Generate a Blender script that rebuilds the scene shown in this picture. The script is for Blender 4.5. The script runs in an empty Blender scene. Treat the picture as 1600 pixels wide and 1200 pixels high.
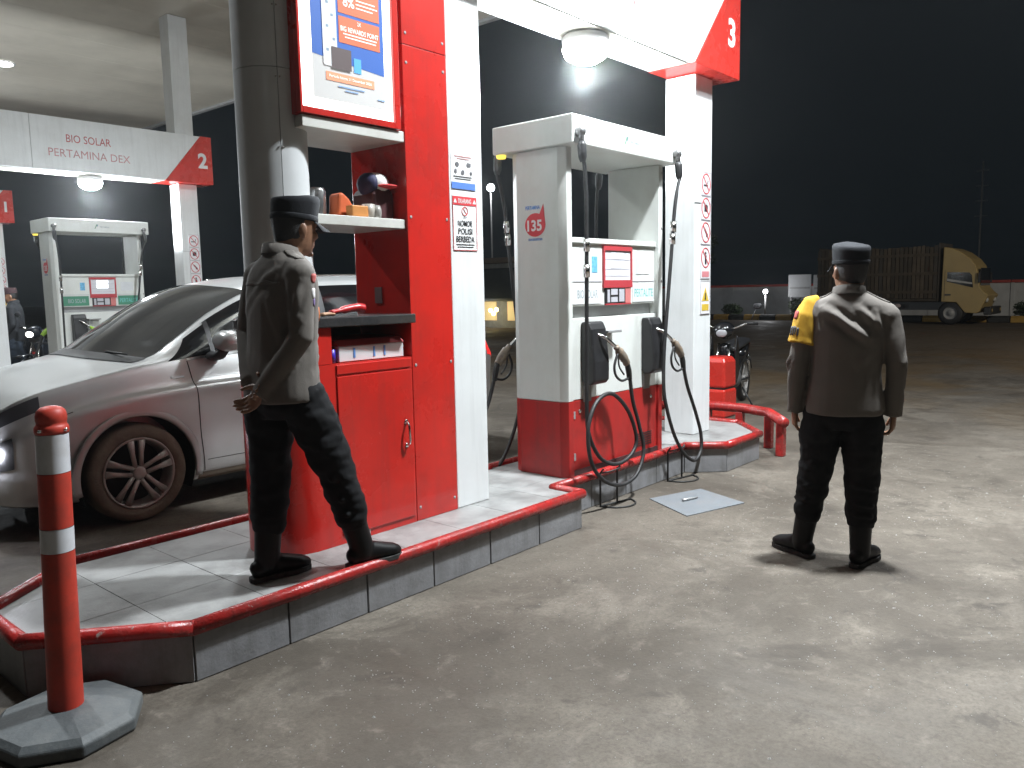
import bpy, bmesh, math, random
import numpy as np
from mathutils import Vector, Matrix, noise

random.seed(7)
scene = bpy.context.scene
COL = scene.collection
R = math.radians

# ------------------------------------------------------------------ camera
def make_camera():
    yaw, pitch, roll = R(41.0), R(6.7), R(1.1)
    fw = Vector((math.cos(yaw)*math.cos(pitch), math.sin(yaw)*math.cos(pitch), -math.sin(pitch)))
    r0 = Vector((math.sin(yaw), -math.cos(yaw), 0.0))
    u0 = r0.cross(fw)
    r = r0*math.cos(roll) - u0*math.sin(roll)
    u = u0*math.cos(roll) + r0*math.sin(roll)
    cam = bpy.data.cameras.new('camera')
    cam.sensor_fit = 'HORIZONTAL'
    cam.sensor_width = 36.0
    cam.lens = 1250.0/1600.0*36.0
    cam.clip_start = 0.05
    cam.clip_end = 800.0
    o = bpy.data.objects.new('camera', cam)
    m = Matrix((r, u, -fw)).transposed().to_4x4()
    m.translation = Vector((0, 0, 1.5))
    o.matrix_world = m
    COL.objects.link(o)
    scene.camera = o
make_camera()

# ------------------------------------------------------------------ night sky
world = bpy.data.worlds.new('World')
scene.world = world
world.use_nodes = True
bg = world.node_tree.nodes['Background']
bg.inputs['Color'].default_value = (0.0042, 0.0060, 0.0075, 1)
bg.inputs['Strength'].default_value = 1.0

# ------------------------------------------------------------------ exposure
scene.view_settings.view_transform = 'Standard'
scene.view_settings.look = 'None'
scene.view_settings.exposure = 0.0
scene.view_settings.gamma = 1.0
scene.view_settings.use_curve_mapping = False
scene.render.engine = 'CYCLES'
scene.cycles.use_denoising = True
try:
    scene.cycles.denoiser = 'OPENIMAGEDENOISE'
except Exception:
    pass
scene.cycles.max_bounces = 5
scene.cycles.diffuse_bounces = 3
scene.cycles.glossy_bounces = 3
scene.cycles.transmission_bounces = 4
scene.cycles.volume_bounces = 0
scene.cycles.sample_clamp_indirect = 4.0
scene.cycles.sample_clamp_direct = 0.0
scene.cycles.caustics_reflective = False
scene.cycles.caustics_refractive = False
scene.cycles.blur_glossy = 0.6

# power of the lamps of the place
P_PORTAL = 620.0
P_SOFFIT = 215.0

# ------------------------------------------------------------------ materials
MATS = {}
def new_mat(name):
    m = bpy.data.materials.new(name)
    m.use_nodes = True
    return m, m.node_tree.nodes, m.node_tree.links, m.node_tree.nodes['Principled BSDF']

def mat(name, col, rough=0.5, metal=0.0, var=0.12, scale=5.0, bump=0.0, bscale=60.0,
        dirt=None, dirt_amt=0.0, dirt_scale=3.0, coat=0.0, spec=0.5, rvar=0.12, streak=0.0, chips=None, chip_scale=30.0, chip_at=0.66):
    if name in MATS:
        return MATS[name]
    m, N, L, P = new_mat(name)
    tc = N.new('ShaderNodeTexCoord')
    n1 = N.new('ShaderNodeTexNoise')
    n1.inputs['Scale'].default_value = scale
    n1.inputs['Detail'].default_value = 6
    n1.inputs['Roughness'].default_value = 0.62
    L.new(tc.outputs['Object'], n1.inputs['Vector'])
    mx = N.new('ShaderNodeMix'); mx.data_type = 'RGBA'
    c = Vector(col)
    lo = c*(1-var); hi = c*(1+var*0.6)
    mx.inputs[6].default_value = (*lo, 1); mx.inputs[7].default_value = (*[min(x, 1) for x in hi], 1)
    mr = N.new('ShaderNodeMapRange')
    mr.inputs[1].default_value = 0.3; mr.inputs[2].default_value = 0.7
    L.new(n1.outputs['Fac'], mr.inputs[0])
    L.new(mr.outputs[0], mx.inputs[0])
    out = mx.outputs[2]
    if dirt is not None:
        n2 = N.new('ShaderNodeTexNoise')
        n2.inputs['Scale'].default_value = dirt_scale
        n2.inputs['Detail'].default_value = 9
        n2.inputs['Roughness'].default_value = 0.7
        L.new(tc.outputs['Object'], n2.inputs['Vector'])
        r2 = N.new('ShaderNodeMapRange')
        r2.inputs[1].default_value = 0.45; r2.inputs[2].default_value = 0.78
        r2.inputs[3].default_value = 0.0; r2.inputs[4].default_value = dirt_amt
        L.new(n2.outputs['Fac'], r2.inputs[0])
        m2 = N.new('ShaderNodeMix'); m2.data_type = 'RGBA'
        m2.inputs[7].default_value = (*dirt, 1)
        L.new(r2.outputs[0], m2.inputs[0]); L.new(out, m2.inputs[6])
        out = m2.outputs[2]
    if streak > 0:
        mp = N.new('ShaderNodeMapping'); mp.inputs['Scale'].default_value = (9, 9, 0.55)
        n3 = N.new('ShaderNodeTexNoise'); n3.inputs['Scale'].default_value = 1.6; n3.inputs['Detail'].default_value = 8; n3.inputs['Roughness'].default_value = 0.7
        L.new(tc.outputs['Object'], mp.inputs['Vector']); L.new(mp.outputs[0], n3.inputs['Vector'])
        r3 = N.new('ShaderNodeMapRange'); r3.inputs[1].default_value = 0.48; r3.inputs[2].default_value = 0.75; r3.inputs[4].default_value = streak
        L.new(n3.outputs['Fac'], r3.inputs[0])
        m3 = N.new('ShaderNodeMix'); m3.data_type = 'RGBA'; m3.inputs[7].default_value = (*(Vector(col)*0.35+Vector((0.03,0.028,0.025))), 1)
        L.new(r3.outputs[0], m3.inputs[0]); L.new(out, m3.inputs[6]); out = m3.outputs[2]
    if chips is not None:
        n4 = N.new('ShaderNodeTexNoise'); n4.inputs['Scale'].default_value = chip_scale; n4.inputs['Detail'].default_value = 8; n4.inputs['Roughness'].default_value = 0.75; n4.inputs['Distortion'].default_value = 0.4
        L.new(tc.outputs['Object'], n4.inputs['Vector'])
        r4 = N.new('ShaderNodeMapRange'); r4.inputs[1].default_value = chip_at; r4.inputs[2].default_value = chip_at+0.02
        L.new(n4.outputs['Fac'], r4.inputs[0])
        m4 = N.new('ShaderNodeMix'); m4.data_type = 'RGBA'; m4.inputs[7].default_value = (*chips, 1)
        L.new(r4.outputs[0], m4.inputs[0]); L.new(out, m4.inputs[6]); out = m4.outputs[2]
    L.new(out, P.inputs['Base Color'])
    rr = N.new('ShaderNodeMapRange')
    rr.inputs[3].default_value = max(0.02, rough-rvar*0.5); rr.inputs[4].default_value = min(1, rough+rvar*0.5)
    L.new(n1.outputs['Fac'], rr.inputs[0])
    L.new(rr.outputs[0], P.inputs['Roughness'])
    P.inputs['Metallic'].default_value = metal
    P.inputs['Specular IOR Level'].default_value = spec
    P.inputs['Coat Weight'].default_value = coat
    P.inputs['Coat Roughness'].default_value = 0.12
    if bump > 0:
        nb = N.new('ShaderNodeTexNoise')
        nb.inputs['Scale'].default_value = bscale
        nb.inputs['Detail'].default_value = 5
        L.new(tc.outputs['Object'], nb.inputs['Vector'])
        b = N.new('ShaderNodeBump')
        b.inputs['Strength'].default_value = bump
        b.inputs['Distance'].default_value = 0.01
        L.new(nb.outputs['Fac'], b.inputs['Height'])
        L.new(b.outputs['Normal'], P.inputs['Normal'])
    MATS[name] = m
    return m

def glow(name, col, strength):
    if name in MATS:
        return MATS[name]
    m, N, L, P = new_mat(name)
    P.inputs['Base Color'].default_value = (*col, 1)
    P.inputs['Emission Color'].default_value = (*col, 1)
    P.inputs['Emission Strength'].default_value = strength
    MATS[name] = m
    return m

def cloth(name, col, scale=420.0, var=0.18):
    if name in MATS:
        return MATS[name]
    m = mat(name, col, rough=0.85, var=var*0.6, scale=5, bump=0.0, spec=0.25)
    N, L = m.node_tree.nodes, m.node_tree.links
    P = N['Principled BSDF']
    tc = N.new('ShaderNodeTexCoord')
    w = N.new('ShaderNodeTexNoise'); w.inputs['Scale'].default_value = scale
    w.inputs['Detail'].default_value = 3
    w2 = N.new('ShaderNodeTexNoise'); w2.inputs['Scale'].default_value = 60
    w2.inputs['Detail'].default_value = 4
    L.new(tc.outputs['Object'], w.inputs['Vector']); L.new(tc.outputs['Object'], w2.inputs['Vector'])
    a = N.new('ShaderNodeMath'); a.operation = 'MULTIPLY_ADD'
    a.inputs[1].default_value = 0.8
    L.new(w2.outputs['Fac'], a.inputs[0]); L.new(w.outputs['Fac'], a.inputs[2])
    b = N.new('ShaderNodeBump'); b.inputs['Strength'].default_value = 0.3; b.inputs['Distance'].default_value = 0.003
    L.new(a.outputs[0], b.inputs['Height']); L.new(b.outputs['Normal'], P.inputs['Normal'])
    return m

def ground_material():
    m, N, L, P = new_mat('stained_concrete')
    tc = N.new('ShaderNodeTexCoord')
    def nz(scale, detail=8, rough=0.65, dist=0.0, off=0.0):
        n = N.new('ShaderNodeTexNoise')
        n.inputs['Scale'].default_value = scale; n.inputs['Detail'].default_value = detail
        n.inputs['Roughness'].default_value = rough; n.inputs['Distortion'].default_value = dist
        mp = N.new('ShaderNodeMapping'); mp.inputs['Location'].default_value = (off, off*0.7, 0)
        L.new(tc.outputs['Object'], mp.inputs['Vector']); L.new(mp.outputs[0], n.inputs['Vector'])
        return n.outputs['Fac']
    def ramp(f, a, b, lo=0.0, hi=1.0):
        r = N.new('ShaderNodeMapRange'); r.interpolation_type = 'SMOOTHSTEP'
        r.inputs[1].default_value = a; r.inputs[2].default_value = b
        r.inputs[3].default_value = lo; r.inputs[4].default_value = hi
        L.new(f, r.inputs[0]); return r.outputs[0]
    def mixc(f, a, b):
        x = N.new('ShaderNodeMix'); x.data_type = 'RGBA'
        L.new(f, x.inputs[0])
        for s, i in ((a, 6), (b, 7)):
            if isinstance(s, tuple): x.inputs[i].default_value = (*s, 1)
            else: L.new(s, x.inputs[i])
        return x.outputs[2]
    def mul(a, b):
        x = N.new('ShaderNodeMath'); x.operation = 'MULTIPLY'
        L.new(a, x.inputs[0])
        if isinstance(b, float): x.inputs[1].default_value = b
        else: L.new(b, x.inputs[1])
        return x.outputs[0]
    base = mixc(ramp(nz(0.55, 6, 0.6, 0.4), 0.33, 0.68), (0.0746, 0.0629, 0.0498), (0.1397, 0.1208, 0.0981))
    base = mixc(ramp(nz(1.3, 9, 0.72, 0.7, 3.1), 0.48, 0.68, 0, 0.75), base, (0.1924, 0.1685, 0.1385))      # worn pale patches
    base = mixc(ramp(nz(0.9, 10, 0.72, 1.2, 9.7), 0.50, 0.68, 0, 0.75), base, (0.0455, 0.0376, 0.0297))     # oil and tyre stains
    base = mixc(ramp(nz(3.3, 8, 0.7, 0.5, 21.0), 0.57, 0.68, 0, 0.65), base, (0.0353, 0.0296, 0.0249))
    base = mixc(ramp(nz(5.5, 9, 0.75, 1.5, 33.0), 0.58, 0.74, 0, 0.4), base, (0.2277, 0.2025, 0.1681))
    fine = nz(55, 6, 0.75)
    base = mixc(ramp(fine, 0.38, 0.72, 0, 0.65), base, (0.0643, 0.0520, 0.0417))
    base = mixc(ramp(nz(14, 8, 0.75, 0.4, 61.0), 0.5, 0.72, 0, 0.6), base, (0.0585, 0.0479, 0.0388))
    base = mixc(ramp(nz(7, 8, 0.75, 0.4, 83.0), 0.54, 0.74, 0, 0.5), base, (0.2340, 0.2003, 0.1697))
    speck = ramp(nz(150, 3, 0.6, 0, 4.0), 0.66, 0.78, 0, 0.55)
    patch = ramp(nz(1.7, 4, 0.6, 0.3, 5.5), 0.5, 0.62)
    base = mixc(mul(speck, patch), base, (0.2925, 0.2548, 0.2231))                                            # exposed aggregate
    # earth washed over the far end of the yard
    sep = N.new('ShaderNodeSeparateXYZ'); L.new(tc.outputs['Object'], sep.inputs[0])
    far = ramp(sep.outputs['X'], 8.0, 13.0)
    base = mixc(mul(mul(far, ramp(nz(0.35, 7, 0.65, 0.6, 40.0), 0.40, 0.62)), 0.85), base, (0.1170, 0.0753, 0.0340))
    far2 = ramp(sep.outputs['X'], 14.0, 24.0, 0, 0.75)
    base = mixc(far2, base, (0.0995, 0.0753, 0.0533))
    # hairline cracks
    vo = N.new('ShaderNodeTexVoronoi'); vo.feature = 'DISTANCE_TO_EDGE'; vo.inputs['Scale'].default_value = 0.42
    nn = N.new('ShaderNodeTexNoise'); nn.inputs['Scale'].default_value = 3.0; nn.inputs['Detail'].default_value = 6
    L.new(tc.outputs['Object'], nn.inputs['Vector'])
    va = N.new('ShaderNodeVectorMath'); va.operation = 'MULTIPLY_ADD'; va.inputs[1].default_value = (0.35, 0.35, 0)
    L.new(nn.outputs['Color'], va.inputs[0]); L.new(tc.outputs['Object'], va.inputs[2]); L.new(va.outputs[0], vo.inputs['Vector'])
    crack = mul(ramp(vo.outputs['Distance'], 0.0, 0.0035, 1.0, 0.0), ramp(nz(0.8, 3, 0.5, 0, 12.0), 0.5, 0.6))
    base = mixc(mul(crack, 0.7), base, (0.05, 0.045, 0.04))
    L.new(base, P.inputs['Base Color'])
    L.new(ramp(nz(1.15, 8, 0.7, 0.9, 9.7), 0.42, 0.7, 0.78, 0.5), P.inputs['Roughness'])
    P.inputs['Specular IOR Level'].default_value = 0.35
    b = N.new('ShaderNodeBump'); b.inputs['Strength'].default_value = 0.5; b.inputs['Distance'].default_value = 0.006
    h = N.new('ShaderNodeMath'); h.operation = 'MULTIPLY_ADD'; h.inputs[1].default_value = 0.6
    L.new(fine, h.inputs[0]); L.new(nz(9, 6, 0.7), h.inputs[2])
    L.new(h.outputs[0], b.inputs['Height']); L.new(b.outputs['Normal'], P.inputs['Normal'])
    return m

# ------------------------------------------------------------------ mesh helpers
ORG = {}
class MB:
    def __init__(self): self.v = []; self.f = []
    def add(self, vs, fs):
        n = len(self.v); self.v += [Vector(x) for x in vs]; self.f += [tuple(i+n for i in f) for f in fs]; return self
    def box(self, x0, x1, y0, y1, z0, z1):
        return self.add([(x0,y0,z0),(x1,y0,z0),(x1,y1,z0),(x0,y1,z0),(x0,y0,z1),(x1,y0,z1),(x1,y1,z1),(x0,y1,z1)],
                        [(3,2,1,0),(4,5,6,7),(0,1,5,4),(1,2,6,5),(2,3,7,6),(3,0,4,7)])
    def obox(self, c, size, rz=0.0, rx=0.0, ry=0.0):
        M = Matrix.Translation(c) @ Matrix.Rotation(rz, 4, 'Z') @ Matrix.Rotation(ry, 4, 'Y') @ Matrix.Rotation(rx, 4, 'X')
        a, b, d = [s/2 for s in size]
        k = MB().box(-a, a, -b, b, -d, d)
        return self.add([M @ x for x in k.v], k.f)
    def prism(self, poly, z0, z1):
        n = len(poly)
        return self.add([(x,y,z0) for x,y in poly]+[(x,y,z1) for x,y in poly],
                        [tuple(range(n-1,-1,-1)), tuple(range(n,2*n))]+[(i,(i+1)%n,n+(i+1)%n,n+i) for i in range(n)])
    def prism_y(self, poly, y0, y1):          # polygon in x,z swept along y (poly counter-clockwise seen from -y)
        n = len(poly)
        return self.add([(x,y0,z) for x,z in poly]+[(x,y1,z) for x,z in poly],
                        [tuple(range(n)), tuple(range(2*n-1,n-1,-1))]+[((i+1)%n,i,n+i,n+(i+1)%n) for i in range(n)])
    def prism_x(self, poly, x0, x1):          # polygon in y,z swept along x
        n = len(poly)
        return self.add([(x0,y,z) for y,z in poly]+[(x1,y,z) for y,z in poly],
                        [tuple(range(n-1,-1,-1)), tuple(range(n,2*n))]+[(i,(i+1)%n,n+(i+1)%n,n+i) for i in range(n)])
    def rings(self, rs, closed=False, cap=True):
        n = len(rs[0]); b = len(self.v)
        for r in rs: self.v += [Vector(p) for p in r]
        m = len(rs)
        for i in range(m if closed else m-1):
            a0 = b+i*n; a1 = b+((i+1) % m)*n
            for j in range(n):
                k = (j+1) % n
                self.f.append((a0+j, a0+k, a1+k, a1+j))
        if cap and not closed:
            self.f.append(tuple(b+j for j in range(n-1,-1,-1)))
            self.f.append(tuple(b+(m-1)*n+j for j in range(n)))
        return self
    def tube(self, pts, rad, n=12, ref=None, cap=True, closed=False):
        pts = [Vector(p) for p in pts]; m = len(pts)
        if not isinstance(rad, (list, tuple)): rad = [rad]*m
        rs = []; side = None
        for i, p in enumerate(pts):
            if closed: t = pts[(i+1) % m]-pts[i-1]
            else: t = pts[min(i+1, m-1)]-pts[max(i-1, 0)]
            if t.length < 1e-9: t = Vector((0,0,1))
            t.normalize()
            if ref is not None: s = Vector(ref)
            elif side is None: s = Vector((0,0,1)) if abs(t.z) < 0.9 else Vector((1,0,0))
            else: s = side
            s = s - t*s.dot(t)
            if s.length < 1e-6: s = t.orthogonal()
            s.normalize(); side = s; q = t.cross(s)
            a, b = rad[i] if isinstance(rad[i], (list, tuple)) else (rad[i], rad[i])
            rs.append([p + s*(a*math.cos(2*math.pi*k/n)) + q*(b*math.sin(2*math.pi*k/n)) for k in range(n)])
        return self.rings(rs, closed=closed, cap=cap)
    def cyl(self, c, axis, r, h, n=24, r2=None):
        a = Vector(axis).normalized()
        return self.tube([Vector(c), Vector(c)+a*h], [r, r if r2 is None else r2], n=n)
    def lathe(self, prof, c=(0,0,0), n=28, axis='Z'):
        rs = []
        for r, h in prof:
            ring = []
            for k in range(n):
                a = 2*math.pi*k/n
                if axis == 'Z': q = (r*math.cos(a), r*math.sin(a), h)
                elif axis == 'Y': q = (r*math.sin(a), h, r*math.cos(a))
                else: q = (h, r*math.cos(a), r*math.sin(a))
                ring.append(Vector(q)+Vector(c))
            rs.append(ring)
        return self.rings(rs, cap=False)
    def ball(self, c, rad, n=12, m=8, M=None):
        rs = []
        for i in range(1, m):
            th = math.pi*i/m
            ring = []
            for k in range(n):
                a = 2*math.pi*k/n
                q = Vector((rad[0]*math.sin(th)*math.cos(a), rad[1]*math.sin(th)*math.sin(a), -rad[2]*math.cos(th)))
                if M is not None: q = M @ q
                ring.append(Vector(c)+q)
            rs.append(ring)
        return self.rings(rs)
    def quad(self, a, b, c, d): return self.add([a,b,c,d], [(0,1,2,3)])
    def mesh(self, off=Vector((0,0,0)), name='m'):
        me = bpy.data.meshes.new(name)
        me.from_pydata([tuple(p-off) for p in self.v], [], self.f)
        me.update()
        return me
    def build(self, name, m, parent=None, smooth=False, bevel=0.0, segs=2):
        off = ORG.get(parent.name, Vector((0,0,0))) if parent else Vector((0,0,0))
        me = self.mesh(off, name)
        bm = bmesh.new(); bm.from_mesh(me); bmesh.ops.recalc_face_normals(bm, faces=bm.faces); bm.to_mesh(me); bm.free()
        return link(name, me, m, parent, smooth, bevel, segs, off)

def link(name, me, m, parent=None, smooth=False, bevel=0.0, segs=2, off=None):
    o = bpy.data.objects.new(name, me); COL.objects.link(o)
    if m is not None:
        me.materials.clear(); me.materials.append(m)
    if parent is not None: o.parent = parent
    ORG[o.name] = off if off is not None else ORG.get(parent.name, Vector((0,0,0))) if parent else Vector((0,0,0))
    if smooth:
        for p in me.polygons: p.use_smooth = True
    if bevel > 0:
        b = o.modifiers.new('edge', 'BEVEL'); b.width = bevel; b.segments = segs; b.limit_method = 'ANGLE'; b.angle_limit = R(40)
    return o

def tag(o, label, cat, group=None, kind=None):
    if label: o['label'] = label
    if cat: o['category'] = cat
    if group: o['group'] = group
    if kind: o['kind'] = kind
    return o
def thing(name, label, cat, loc=(0,0,0), rz=0.0, group=None, local=False):
    o = bpy.data.objects.new(name, None); o.empty_display_size = 0.2
    COL.objects.link(o); o.location = loc; o.rotation_euler = (0,0,rz)
    ORG[o.name] = Vector((0,0,0)) if local else Vector(loc)
    return tag(o, label, cat, group)
def copy_tree(o, parent=None):
    c = o.copy(); COL.objects.link(c); c.parent = parent
    ORG[c.name] = ORG.get(o.name, Vector((0,0,0)))
    for ch in o.children: copy_tree(ch, c)
    return c
def recentre(o):
    """move a single-mesh thing's origin to the middle of its base"""
    vs = o.data.vertices
    lo = Vector([min(v.co[i] for v in vs) for i in range(3)]); hi = Vector([max(v.co[i] for v in vs) for i in range(3)])
    c = Vector(((lo.x+hi.x)/2, (lo.y+hi.y)/2, lo.z))
    o.data.transform(Matrix.Translation(-c)); o.location = c
    return o

def text_mesh(s, width=None, height=None, extrude=0.001, bold=0.0, spacing=1.0):
    cu = bpy.data.curves.new('t', 'FONT'); cu.body = s; cu.size = 1.0
    cu.extrude = 0.0; cu.offset = bold; cu.space_character = spacing; cu.resolution_u = 3
    cu.align_x = 'CENTER'
    o = bpy.data.objects.new('t', cu); COL.objects.link(o)
    bpy.context.view_layer.update()
    dg = bpy.context.evaluated_depsgraph_get()
    me = bpy.data.meshes.new_from_object(o.evaluated_get(dg))
    bpy.data.objects.remove(o); bpy.data.curves.remove(cu)
    xs = [v.co.x for v in me.vertices]; ys = [v.co.y for v in me.vertices]
    x0, x1, y0, y1 = min(xs), max(xs), min(ys), max(ys)
    sy = (height or 1.0)/(y1-y0) if height else width/(x1-x0)
    sx = width/(x1-x0) if width else sy
    for v in me.vertices:
        v.co = Vector(((v.co.x-(x0+x1)/2)*sx, (v.co.y-(y0+y1)/2)*sy, 0))
    return me
def text(name, s, m, parent, c, width=None, height=None, face='-Y', bold=0.0, tilt=0.0):
    """flat lettering centred on c; face '-Y' reads from the -Y side, '-X' from the -X side"""
    me = text_mesh(s, width, height, bold=bold)
    off = ORG.get(parent.name, Vector((0,0,0)))
    for v in me.vertices:
        x, y = v.co.x, v.co.y
        x, y = x*math.cos(tilt)-y*math.sin(tilt), x*math.sin(tilt)+y*math.cos(tilt)
        v.co = (Vector((x, 0, y)) if face == '-Y' else Vector((0, -x, y))) + Vector(c) - off
    return link(name, me, m, parent, off=off)
def rect_y(x0, x1, z0, z1, y): return MB().quad((x0,y,z0),(x1,y,z0),(x1,y,z1),(x0,y,z1))
def slab_y(x0, x1, z0, z1, y, t=0.002): return MB().box(x0, x1, y, y+t, z0, z1)
def catmull(pts, k=6):
    pts = [Vector(p) for p in pts]; out = []
    for i in range(len(pts)-1):
        p0 = pts[max(i-1,0)]; p1 = pts[i]; p2 = pts[i+1]; p3 = pts[min(i+2,len(pts)-1)]
        for j in range(k):
            t = j/k
            out.append(0.5*((2*p1)+(p2-p0)*t+(2*p0-5*p1+4*p2-p3)*t*t+(3*p1-p0-3*p2+p3)*t**3))
    out.append(pts[-1]); return out
def disc_poly(cx, cz, r, n=24, a0=0.0): return [(cx+r*math.cos(a0+2*math.pi*i/n), cz+r*math.sin(a0+2*math.pi*i/n)) for i in range(n)]

# colours used all over the place
WHITE = mat('white_acrylic_panel', (0.74,0.76,0.76), 0.32, var=0.05, scale=2.5, dirt=(0.45,0.44,0.40), dirt_amt=0.3, dirt_scale=2.2, coat=0.15, streak=0.22, bump=0.03, bscale=5)
PUMPW = mat('white_pump_enamel', (0.70,0.72,0.69), 0.38, var=0.05, scale=3, dirt=(0.38,0.36,0.30), dirt_amt=0.4, dirt_scale=3.0, streak=0.10, chips=(0.25,0.22,0.18), chip_scale=22, chip_at=0.72)
RED = mat('red_gloss_panel', (0.60,0.032,0.022), 0.28, var=0.10, scale=2.5, dirt=(0.22,0.05,0.04), dirt_amt=0.3, dirt_scale=3.5, coat=0.3)
REDP = mat('red_kerb_paint', (0.36,0.022,0.020), 0.27, var=0.25, scale=9, dirt=(0.09,0.05,0.045), dirt_amt=0.75, dirt_scale=11, bump=0.3, bscale=90, chips=(0.30,0.27,0.25), chip_scale=16, chip_at=0.63)
REDPUMP = mat('red_pump_enamel', (0.44,0.022,0.02), 0.36, var=0.14, scale=4, dirt=(0.07,0.02,0.018), dirt_amt=0.7, dirt_scale=4, streak=0.5, chips=(0.22,0.2,0.19), chip_scale=24, chip_at=0.70)
ALU = mat('brushed_aluminium_cladding', (0.54,0.555,0.56), 0.62, metal=0.0, var=0.10, scale=2, dirt=(0.3,0.3,0.29), dirt_amt=0.3)
GREY = mat('grey_painted_steel', (0.30,0.30,0.30), 0.5, var=0.15)
DARK = mat('black_plastic', (0.018,0.018,0.02), 0.42, var=0.3, dirt=(0.05,0.048,0.045), dirt_amt=0.5)
RUBBER = mat('black_rubber', (0.016,0.016,0.017), 0.55, var=0.3, dirt=(0.06,0.055,0.05), dirt_amt=0.35, dirt_scale=14)
CHROME = mat('chrome', (0.72,0.72,0.72), 0.16, metal=1.0, var=0.06)
INKR = mat('red_lettering', (0.45,0.06,0.06), 0.5, var=0.25, scale=20)
INKRF = mat('faded_red_lettering', (0.52,0.25,0.25), 0.5, var=0.35, scale=16)
INKW = mat('white_lettering', (0.78,0.78,0.78), 0.45)
INKK = mat('black_lettering', (0.03,0.03,0.035), 0.5)
INKB = mat('blue_lettering', (0.10,0.24,0.55), 0.5)
TILE = mat('grey_kerb_tile', (0.25,0.25,0.26), 0.45, var=0.16, scale=7, dirt=(0.10,0.095,0.085), dirt_amt=0.75, dirt_scale=5, bump=0.15, streak=0.55)
TOPTILE = mat('pale_deck_tile', (0.30,0.30,0.295), 0.42, var=0.2, scale=5, dirt=(0.085,0.08,0.075), dirt_amt=0.95, dirt_scale=2.4, bump=0.12, chips=(0.15,0.143,0.135), chip_scale=9, chip_at=0.66)
MORTAR = mat('dark_mortar', (0.10,0.095,0.085), 0.9, var=0.3, scale=20)
# ------------------------------------------------------------------ ground
g = MB().quad((-60,-120,0),(240,-120,0),(240,180,0),(-60,180,0)).build('forecourt_ground', ground_material())
tag(g, None, None, kind='structure')

# ------------------------------------------------------------------ fuel island (kerb, tiles, red edge tube)
def island(label, loc):
    t = thing('fuel_island', label, 'fuel island', loc, group='raised fuel islands', local=True)
    out = [(1.42,2.90),(3.985,2.90),(3.985,3.13),(5.71,3.13),(5.94,2.87),(6.56,2.87),(6.98,3.26),(6.98,3.74),(6.56,4.13),
           (5.94,4.13),(5.71,3.87),(3.985,3.87),(3.985,4.10),(1.42,4.10),(0.95,3.72),(0.95,3.29)]
    n = len(out)
    def inset(d):
        res = []
        for i in range(n):
            p = Vector(out[i]); a = (p-Vector(out[i-1])).normalized(); b = (Vector(out[(i+1)%n])-p).normalized()
            na = Vector((-a.y,a.x)); nb = Vector((-b.y,b.x))
            k = (na+nb); k = k/max(k.dot(na), 0.3)
            res.append((p.x+k.x*d, p.y+k.y*d))
        return res
    core = MB().prism(inset(0.014), 0.0, 0.203).build('core', MORTAR, t)
    # vertical tiles along the kerb, each its own piece
    for i in range(n):
        a = Vector(out[i]); b = Vector(out[(i+1)%n]); d = b-a; ln = d.length; d.normalize(); nr = Vector((d.y,-d.x))
        k = max(1, round(ln/0.427))
        if ln < 0.3 and k == 1: k = 1
        for j in range(k):
            s0 = ln*j/k+0.004; s1 = ln*(j+1)/k-0.004
            dep = random.uniform(0, 0.003)
            p = [a+d*s0-nr*0.0135, a+d*s1-nr*0.0135, a+d*s1+nr*dep*0.6, a+d*s0+nr*dep*0.6]
            MB().prism([(q.x,q.y) for q in reversed(p)], 0.003, 0.196).build('tile', TILE, t, bevel=0.002, segs=1)
    # deck tiles
    poly = [Vector(p) for p in inset(0.03)]
    def inside(x, y):
        c = False
        for i in range(n):
            x1, y1 = poly[i]; x2, y2 = poly[i-1]
            if (y1 > y) != (y2 > y) and x < (x2-x1)*(y-y1)/(y2-y1)+x1: c = not c
        return c
    MB().prism(inset(0.02), 0.2035, 0.2165).build('deck_bed', mat('deck_grout', (0.27,0.27,0.265), 0.8, dirt=(0.10,0.095,0.09), dirt_amt=0.7), t)
    sx = 0.40
    x = 0.98
    while x < 6.95:
        y = 2.905
        while y < 4.1:
            x0, x1, y0, y1 = x+0.0015, x+sx-0.0015, y+0.0015, y+0.3985
            # clip the tile square by the island outline (Sutherland-Hodgman against convex hulls is enough for the straight parts)
            ok = all(inside(px, py) for px, py in ((x0,y0),(x1,y0),(x1,y1),(x0,y1)))
            if ok:
                MB().box(x0, x1, y0, y1, 0.217, 0.2235+random.uniform(0,0.0012)).build('deck_tile', TOPTILE, t, bevel=0.0015, segs=1)
            else:
                m = 8; cells = []
                for i in range(m):
                    # a cut tile is made of strips that stop at the outline
                    ya = y0+(y1-y0)*i/m; yb = y0+(y1-y0)*(i+1)/m; ym = (ya+yb)/2
                    xs = [x0+(x1-x0)*q/40 for q in range(41) if inside(x0+(x1-x0)*q/40, ym)]
                    if len(xs) > 2: cells.append((xs[0], xs[-1], ya, yb))
                if cells:
                    pl = [(c[0],c[2]) for c in cells]+[(cells[-1][0],cells[-1][3])]+[(cells[-1][1],cells[-1][3])]+[(c[1],c[2]) for c in reversed(cells)]
                    MB().prism(list(reversed(pl)), 0.217, 0.2238).build('deck_tile', TOPTILE, t)
            y += 0.40
        x += sx
    # red painted steel tube along the rim, one length per side
    for i in range(n):
        a = Vector((*out[i],0.222)); b = Vector((*out[(i+1)%n],0.222))
        if (b-a).length < 0.1: continue
        d = (b-a).normalized()
        MB().tube([a-d*0.008, a+(b-a)*0.25, a+(b-a)*0.5, a+(b-a)*0.75, b+d*0.008], 0.031, n=14).build('edge_tube', REDP, t, smooth=True)
    return t
isl = island('grey tiled fuel island with red edge tube under the pump marked 3', (0,0,0))
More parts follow.
